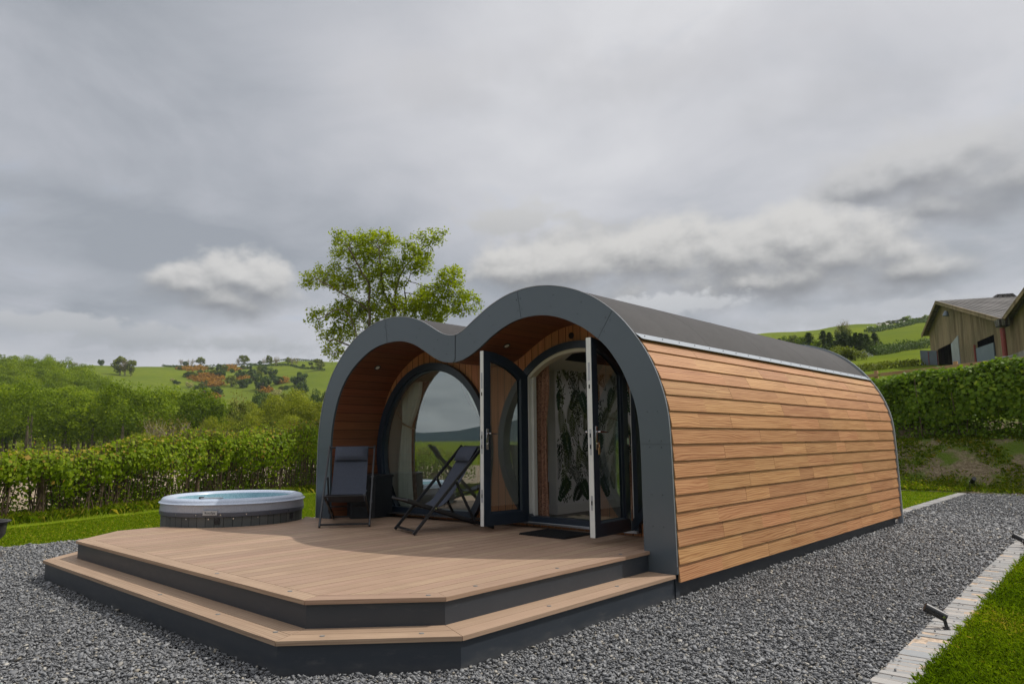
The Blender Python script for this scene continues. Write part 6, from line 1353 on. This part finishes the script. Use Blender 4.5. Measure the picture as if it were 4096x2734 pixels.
def doormat():
    m = MB(); x0, x1, y0, y1 = -1.95, -1.33, .12, .60; z = H2_; rg = random.Random(2)
    m.box((x0, y0, z+.0005), (x1, y1, z+.012))
    for x in np.arange(x0+.01, x1, .028):
        for y in np.arange(y0+.01, y1, .028): m.box((x-.009, y-.009, z+.012), (x+.009, y+.009, z+.019))
    for x in np.arange(x0, x1, .03): m.box((x, y0-.012, z+.001), (x+.018, y0, z+.014)); m.box((x, y1, z+.001), (x+.018, y1+.012, z+.014))
    tag(m.build('doormat', MT['mat']), 'black rubber stud doormat lying before the open doors', 'doormat')
doormat()
def meter_box():
    e = empty('meter_box', (-5.30, .02, .42)); tag(e, 'small grey utility box with a black cable on the far side of the pod', 'utility box'); m = MB(); m.box((-.10, -.06, .0), (.03, .10, .25)); m.build('body', MT['steelgrey'], e, bevel=.008); m = MB(); m.tube([(-.07, .0, .0), (-.075, -.01, -.12), (-.10, -.02, -.22), (-.13, -.03, -.40)], .009, 8); m.build('cable', MT['black'], e, smooth=True)
meter_box()
# ------------------------------------------------------------------ garden spotlights
def spotlight():
    e = empty('spotlight', (0, 0, 0)); th = math.radians(27); d = Vector((-math.cos(th), 0, math.sin(th))); piv = Vector((.0, 0, .085)); a = piv-d*.022; b = piv+d*.128; m = MB(); m.tube([a, a+d*.004, b-d*.002, b, b-d*.006], [.027, .033, .033, .033, .028], 22, cap=True); m.build('lamp_body', MT['black'], e, smooth=True)
    m = MB(); m.tube([b-d*.004, b-d*.0015], .0275, 20); m.build('lens', MT['lensbrown'], e, smooth=True)
    m = MB()
    for s in (-.037, .037): m.bar((0, s, .095), (.016, s, .006), .004, .02, (1, 0, 0))
    m.box((-.006, -.04, .0), (.034, .04, .006)); m.build('bracket', MT['black'], e); m = MB()
    for s in (-1, 1): m.tube([(0, s*.034, .088), (0, s*.045, .088)], .009, 10)
    m.build('bolt', MT['chrome'], e, smooth=True); return e
MT['lensbrown'] = plain('bronze_lens', (.22,.16,.11), .25, .5, 0, .1, 20)
s1 = spotlight(); s1.location = (1.965, .375, .014); s1.rotation_euler = (0, 0, math.radians(18)); tag(s1, 'black garden spotlight tilted up on the stone edging near the viewer', 'spotlight', 'black garden spotlights')
s2 = copy_tree(s1); s2.location = (1.845, 5.35, .014); s2.rotation_euler = (0, 0, math.radians(-8)); s2['label'] = 'black garden spotlight cut by the right picture edge on the stone edging'
s3 = copy_tree(s1); s3.location = (-.42, 15.35, H1(-.42, 15.35)+.02); s3.rotation_euler = (0, 0, math.radians(118)); s3.scale = (1.5,)*3; s3['label'] = 'black spotlight at the foot of the bank behind the pod'
# ------------------------------------------------------------------ fire bowl
def fire_bowl():
    e = empty('fire_bowl', (-7.79, -3.49, 0)); tag(e, 'dark iron fire bowl on splayed legs at the left picture edge', 'fire bowl')
    m = MB(); m.lathe([(.02, .16), (.12, .165), (.22, .20), (.285, .28), (.30, .42), (.335, .435), (.34, .447), (.325, .452), (.30, .445), (.28, .40), (.2, .3), (0, .28)], n=48); m.build('bowl', MT['iron'], e, smooth=True, angle=60)
    for a in (.74, 2.8, 4.9):
        m = MB(); c, s = math.cos(a), math.sin(a); m.tube([(c*.17, s*.17, .2), (c*.30, s*.30, .0)], [.035, .05], 10); m.build('leg', MT['iron'], e, smooth=True)
fire_bowl()
# ------------------------------------------------------------------ timber rail on the bank
def rail_fence():
    e = empty('timber_fence', tuple(at(3545, 1473, 23)*np.array([1,1,0]))); off = e.location.copy(); tag(e, 'new timber post and rail fence above the bank hedge', 'fence'); m = MB()
    a, b = at(3300, 1517, 25.2), at(4300, 1402, 18.6); a = Vector(a)-off; b = Vector(b)-off
    for dz, nm in ((0, 1), (-.42, 0), (-.84, 0)):
        mm = MB(); mm.bar(a+Vector((0,0,dz-.05)), b+Vector((0,0,dz-.05)), .04, .10); mm.build('rail', MT['timber'], e, bevel=.004)
    d = (b-a)
    for t in (.0, .255, .595, .93):
        p = a+d*t; mm = MB(); z0 = H1((p+off).x, (p+off).y); mm.box((p.x-.055, p.y+.03, z0-.1), (p.x+.055, p.y+.14, p.z+.10)); mm.build('post', MT['timber'], e, bevel=.005)
rail_fence()
# ------------------------------------------------------------------ barn
def barn():
    N = np.array(at(4046, 1282, 40)); Pk = np.array(at(3779, 1207, 53.9)); Fp = np.array(at(3717, 1332, 58.5)); g = Fp[:2]-N[:2]; Lw = np.linalg.norm(g); g /= Lw; r = np.array([-g[1], g[0]]); r = r if r@R2 > 0 else -r
    e = empty('barn', (N[0], N[1], 4.6)); off = np.array([N[0], N[1], 4.6]); tag(e, 'weathered timber barn with corrugated roof and red drainpipe on the hill', 'barn')
    def W(s, z, o=0.0): p = N[:2]+g*s+r*o; return (p[0]-off[0], p[1]-off[1], z-off[2])
    sp = (Pk[:2]-N[:2])@g; zN, zP, zF = N[2], Pk[2], Fp[2]; zb = 4.7
    # openings read from the photo: (s range, z range)
    def on_wall(px, py):
        d = pray(px, py); n = r; t = ((N[:2]-CAM[:2])@n)/(d[:2]@n); p = CAM+d*t; return (p[:2]-N[:2])@g, p[2]
    d1a, d1b, d1c = on_wall(3752, 1402), on_wall(3812, 1380), on_wall(3812, 1450); w1a, w1b, w1c = on_wall(3909, 1371), on_wall(3976, 1345), on_wall(3979, 1440)
    ops = [(d1b[0], d1a[0], zb, d1a[1]+.1), (w1b[0], w1a[0], zb, w1a[1]+.08)]
    m = MB(); S = sorted({-13.0, -6.0, 0.0, sp, Lw, *[o[0] for o in ops], *[o[1] for o in ops], *np.linspace(-13, Lw, 40)})
    sN = (zP-zN)/sp
    def ztop(s): return zN-s*sN if s < 0 and s > -14 else (zN+(zP-zN)*s/sp if s <= sp else zP+(zF-zP)*(s-sp)/(Lw-sp))
    for a, b in zip(S[:-1], S[1:]):
        c = (a+b)/2; op = [o for o in ops if o[0] <= c <= o[1]]; z0 = op[0][3] if op else zb
        m.face([W(a, z0), W(b, z0), W(b, ztop(b)), W(a, ztop(a))], [(z0, a), (z0, b), (ztop(b), b), (ztop(a), a)])
    m.face([W(Lw, zb), W(Lw, zb, 30), W(Lw, zF, 30), W(Lw, zF)], [(0, 0), (0, 30), (4, 30), (4, 0)])
    wall = m.build('wall', MT['barn'], e)
    m = MB(); m.face([W(-13, zb-1, .0-.06), W(2.2, zb-1, -.06), W(2.2, zb+1.15, -.06), W(-13, zb+1.5, -.06)]); m.face([W(-13, zb+1.5, -.06), W(2.2, zb+1.15, -.06), W(2.2, zb+1.15, .02), W(-13, zb+1.5, .02)]); m.face([W(2.2, zb-1, -.06), W(2.2, zb-1, .02), W(2.2, zb+1.15, .02), W(2.2, zb+1.15, -.06)]); m.build('concrete_base', MT['concrete'], e)
    m = MB()
    for s0, s1, za, zb_ in ((-.05, sp, zN, zP), (sp, Lw+.5, zP, zP+(zF-zP)*(Lw+.5-sp)/(Lw-sp)), (-13, -.05, zN+13*sN, zN)):
        sl_ = math.hypot(s1-s0, zb_-za)
        for dz in (.12, 0): m.face([W(s0, za+dz, -.45), W(s0, za+dz, 42), W(s1, zb_+dz, 42), W(s1, zb_+dz, -.45)], [(0, 0), (42, 0), (42, sl_), (0, sl_)])
        m.face([W(s0, za+.12, -.45), W(s1, zb_+.12, -.45), W(s1, zb_, -.45), W(s0, za, -.45)])
    roof = m.build('roof', MT['corr'], e)
    m = MB(); v = MB()
    for o in np.arange(3.2, 40, 2.6): v.hexa([W(sp-.45, zP-.05, o), W(sp+.45, zP-.05, o), W(sp+.45, zP-.05, o+1.5), W(sp-.45, zP-.05, o+1.5), W(sp-.4, zP+.27, o+.25), W(sp+.4, zP+.27, o+.25), W(sp+.4, zP+.27, o+1.25), W(sp-.4, zP+.27, o+1.25)])
    v.build('ridge_vents', MT['corr'], roof)
    for o, s0, s1 in ((9.5, .45, .82), (17, .3, .62)):
        k = MB(); k.face([W(sp*s0, zN+(zP-zN)*s0+.135, o), W(sp*s0, zN+(zP-zN)*s0+.135, o+1.1), W(sp*s1, zN+(zP-zN)*s1+.135, o+1.1), W(sp*s1, zN+(zP-zN)*s1+.135, o)]); k.build('roof_light', MT['light_inlet'], roof)
    bb = MB(); 
    for s0, s1 in ((0, sp), (sp, Lw+.5), (-13, 0)):
        bb.hexa([W(s0, ztop(s0)-.14, -.5), W(s1, ztop(min(s1, Lw))-.14-(0 if s1 <= Lw else .15), -.5), W(s1, ztop(min(s1, Lw))-.14-(0 if s1 <= Lw else .15), -.44), W(s0, ztop(s0)-.14, -.44), W(s0, ztop(s0)+.13, -.5), W(s1, ztop(min(s1, Lw))+.13-(0 if s1 <= Lw else .15), -.5), W(s1, ztop(min(s1, Lw))+.13-(0 if s1 <= Lw else .15), -.44), W(s0, ztop(s0)+.13, -.44)])
    bb.build('verge_board', MT['barn'], e)
    m = MB(); m.box((0,0,0),(0,0,0)) if False else None
    m.hexa([W(-.35, zN-.32, -.7), W(.3, zN-.32, -.7), W(.3, zN-.32, -.2), W(-.35, zN-.32, -.2), W(-.5, zN+.08, -.75), W(.4, zN+.08, -.75), W(.4, zN+.08, -.2), W(-.5, zN+.08, -.2)]); m.build('gutter_box', MT['corr'], e)
    m = MB(); m.tube([W(-.05, zN-.4, -.5), W(-.1, zN-1.5, -.5), W(-.12, zN-3.4, -.5)], .13, 12); dp = m.build('drainpipe', MT['pipe'], e, smooth=True); c = MB(); c.tube([W(-.1, zN-2.0, -.5), W(-.1, zN-2.06, -.5)], .185, 12); c.tube([W(-.1, zN-2.03, -.5), W(-.7, zN-2.03, -.3)], .04, 6); c.build('clip', MT['alu'], dp)
    # dark interior, slats and sheet doors
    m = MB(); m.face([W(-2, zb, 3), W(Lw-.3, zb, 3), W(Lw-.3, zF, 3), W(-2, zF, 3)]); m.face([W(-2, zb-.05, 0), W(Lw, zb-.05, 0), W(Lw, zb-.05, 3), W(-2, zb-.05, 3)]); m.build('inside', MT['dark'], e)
    m = MB()
    for i, s in enumerate(np.arange(d1b[0]+.3, d1a[0], .62)): m.bar(W(s, zb, 1.2), W(s, d1a[1]+.4, 1.2), .14, .05, (g[0], g[1], 0))
    for s in np.arange(w1b[0]+.2, w1a[0], .45): m.bar(W(s, zb, 1.2), W(s, w1a[1], 1.2), .12, .05, (g[0], g[1], 0))
    m.build('slats', MT['barn'], e)
    z_t = on_wall(3970, 1373)[1]; z_t2 = on_wall(3912, 1392)[1]; m = MB(); m.hexa([W(w1b[0]-.05, zb, -.10), W(w1a[0]+.05, zb, -.10), W(w1a[0]+.05, zb, -.04), W(w1b[0]-.05, zb, -.04), W(w1b[0]-.05, z_t, -.10), W(w1a[0]+.05, z_t2, -.10), W(w1a[0]+.05, z_t2, -.04), W(w1b[0]-.05, z_t, -.04)]); m.build('sheet_door', MT['bluesheet'], e)
    m = MB(); m.tube([W(w1a[0]+.2, zb, -.12), W(w1a[0]+.2, w1a[1]-.1, -.12)], .07, 6); m.tube([W(d1a[0]+.05, zb, -.1), W(d1a[0]+.05, d1a[1], -.1)], .07, 6); m.build('door_posts', MT['pipe'], e)
    # open leaves: the grey one swung out to the left, the pale one edge on at the right
    p = on_wall(3752, 1402); zt = p[1]; a = W(p[0], zb, -.1); q = (at(3680, 1400, 57.0))-off; m = MB(); zt_ = zt-off[2]
    A = Vector((a[0], a[1], 0)); B = Vector((q[0], q[1], 0)); nn = (B-A).cross(Vector((0,0,1))).normalized()*.03
    m.hexa([A-nn+Vector((0,0,.1)), B-nn+Vector((0,0,.1)), B+nn+Vector((0,0,.1)), A+nn+Vector((0,0,.1)), A-nn+Vector((0,0,zt_)), B-nn+Vector((0,0,zt_+.15)), B+nn+Vector((0,0,zt_+.15)), A+nn+Vector((0,0,zt_))]); d = m.build('open_leaf', MT['steelgrey'], e, label='dark grey sheet door leaf swung out left'); k = MB(); mid = (A+B)/2; k.bar(mid-nn*1.6+Vector((0,0,.1)), mid-nn*1.6+Vector((0,0,zt_)), .06, .04, (1,0,0)); k.build('frame_bar', MT['pipe'], d)
    p = on_wall(3812, 1380); a = W(p[0], zb, -.1); q = at(3835, 1370, 50.3)-off; A = Vector((a[0], a[1], 0)); B = Vector((q[0], q[1], 0)); nn = (B-A).cross(Vector((0,0,1))).normalized()*.03; zt_ = p[1]-off[2]; m = MB()
    m.hexa([A-nn+Vector((0,0,.2)), B-nn+Vector((0,0,.2)), B+nn+Vector((0,0,.2)), A+nn+Vector((0,0,.2)), A-nn+Vector((0,0,zt_+.1)), B-nn+Vector((0,0,zt_+.5)), B+nn+Vector((0,0,zt_+.5)), A+nn+Vector((0,0,zt_+.1))]); d = m.build('open_leaf', MT['light_inlet'], e, label='pale sheet door leaf standing open on the right'); k = MB(); k.bar(A-nn*2+Vector((0,0,.9)), B-nn*2+Vector((0,0,1.1)), .06, .05); k.bar(A-nn*2+Vector((0,0,.3)), B-nn*2+Vector((0,0,1.1)), .05, .05); k.build('frame_bar', MT['pipe'], d)
    s, z = on_wall(3817, 1248); m = MB(); m.tube([W(s, z+.1, -.5), W(s, z-.25, -.55)], [.12, .22], 10); m.build('lamp', MT['steelgrey'], e, smooth=True)
barn()
def gate():
    P, D = ghit(*Z4(870, 655), 40); Q, D2 = ghit(*Z4(920, 648), 40); e = empty('field_gate', tuple(P)); tag(e, 'galvanised field gate between the two hedges under the conifers', 'gate'); m = MB(); d = Vector(Q-P); d.z = 0; d *= 1.5
    for z in (.12, .26, .40, .56): m.bar(-d*.5+Vector((0,0,z)), d*.7+Vector((0,0,z)), .035, .035)
    for t in (-.5, .1, .7): m.bar(d*t, d*t+Vector((0,0,.62)), .045, .045, (1,0,0))
    m.build('bars', MT['alu'], e)
gate()

# ------------------------------------------------------------------ the damp valley air
def haze():
    m = MB(); m.box((-760, -420, -16), (420, 760, 96)); t = NT('haze_air'); v = t.n('ShaderNodeVolumePrincipled'); v.inputs['Density'].default_value = .0002; v.inputs['Color'].default_value = (.80,.87,.95,1); v.inputs['Anisotropy'].default_value = .2; t.l(v.outputs[0], t.out.inputs['Volume'])
    tag(m.build('haze', t.m), kind='stuff', label='thin pale haze in the valley air')
haze()
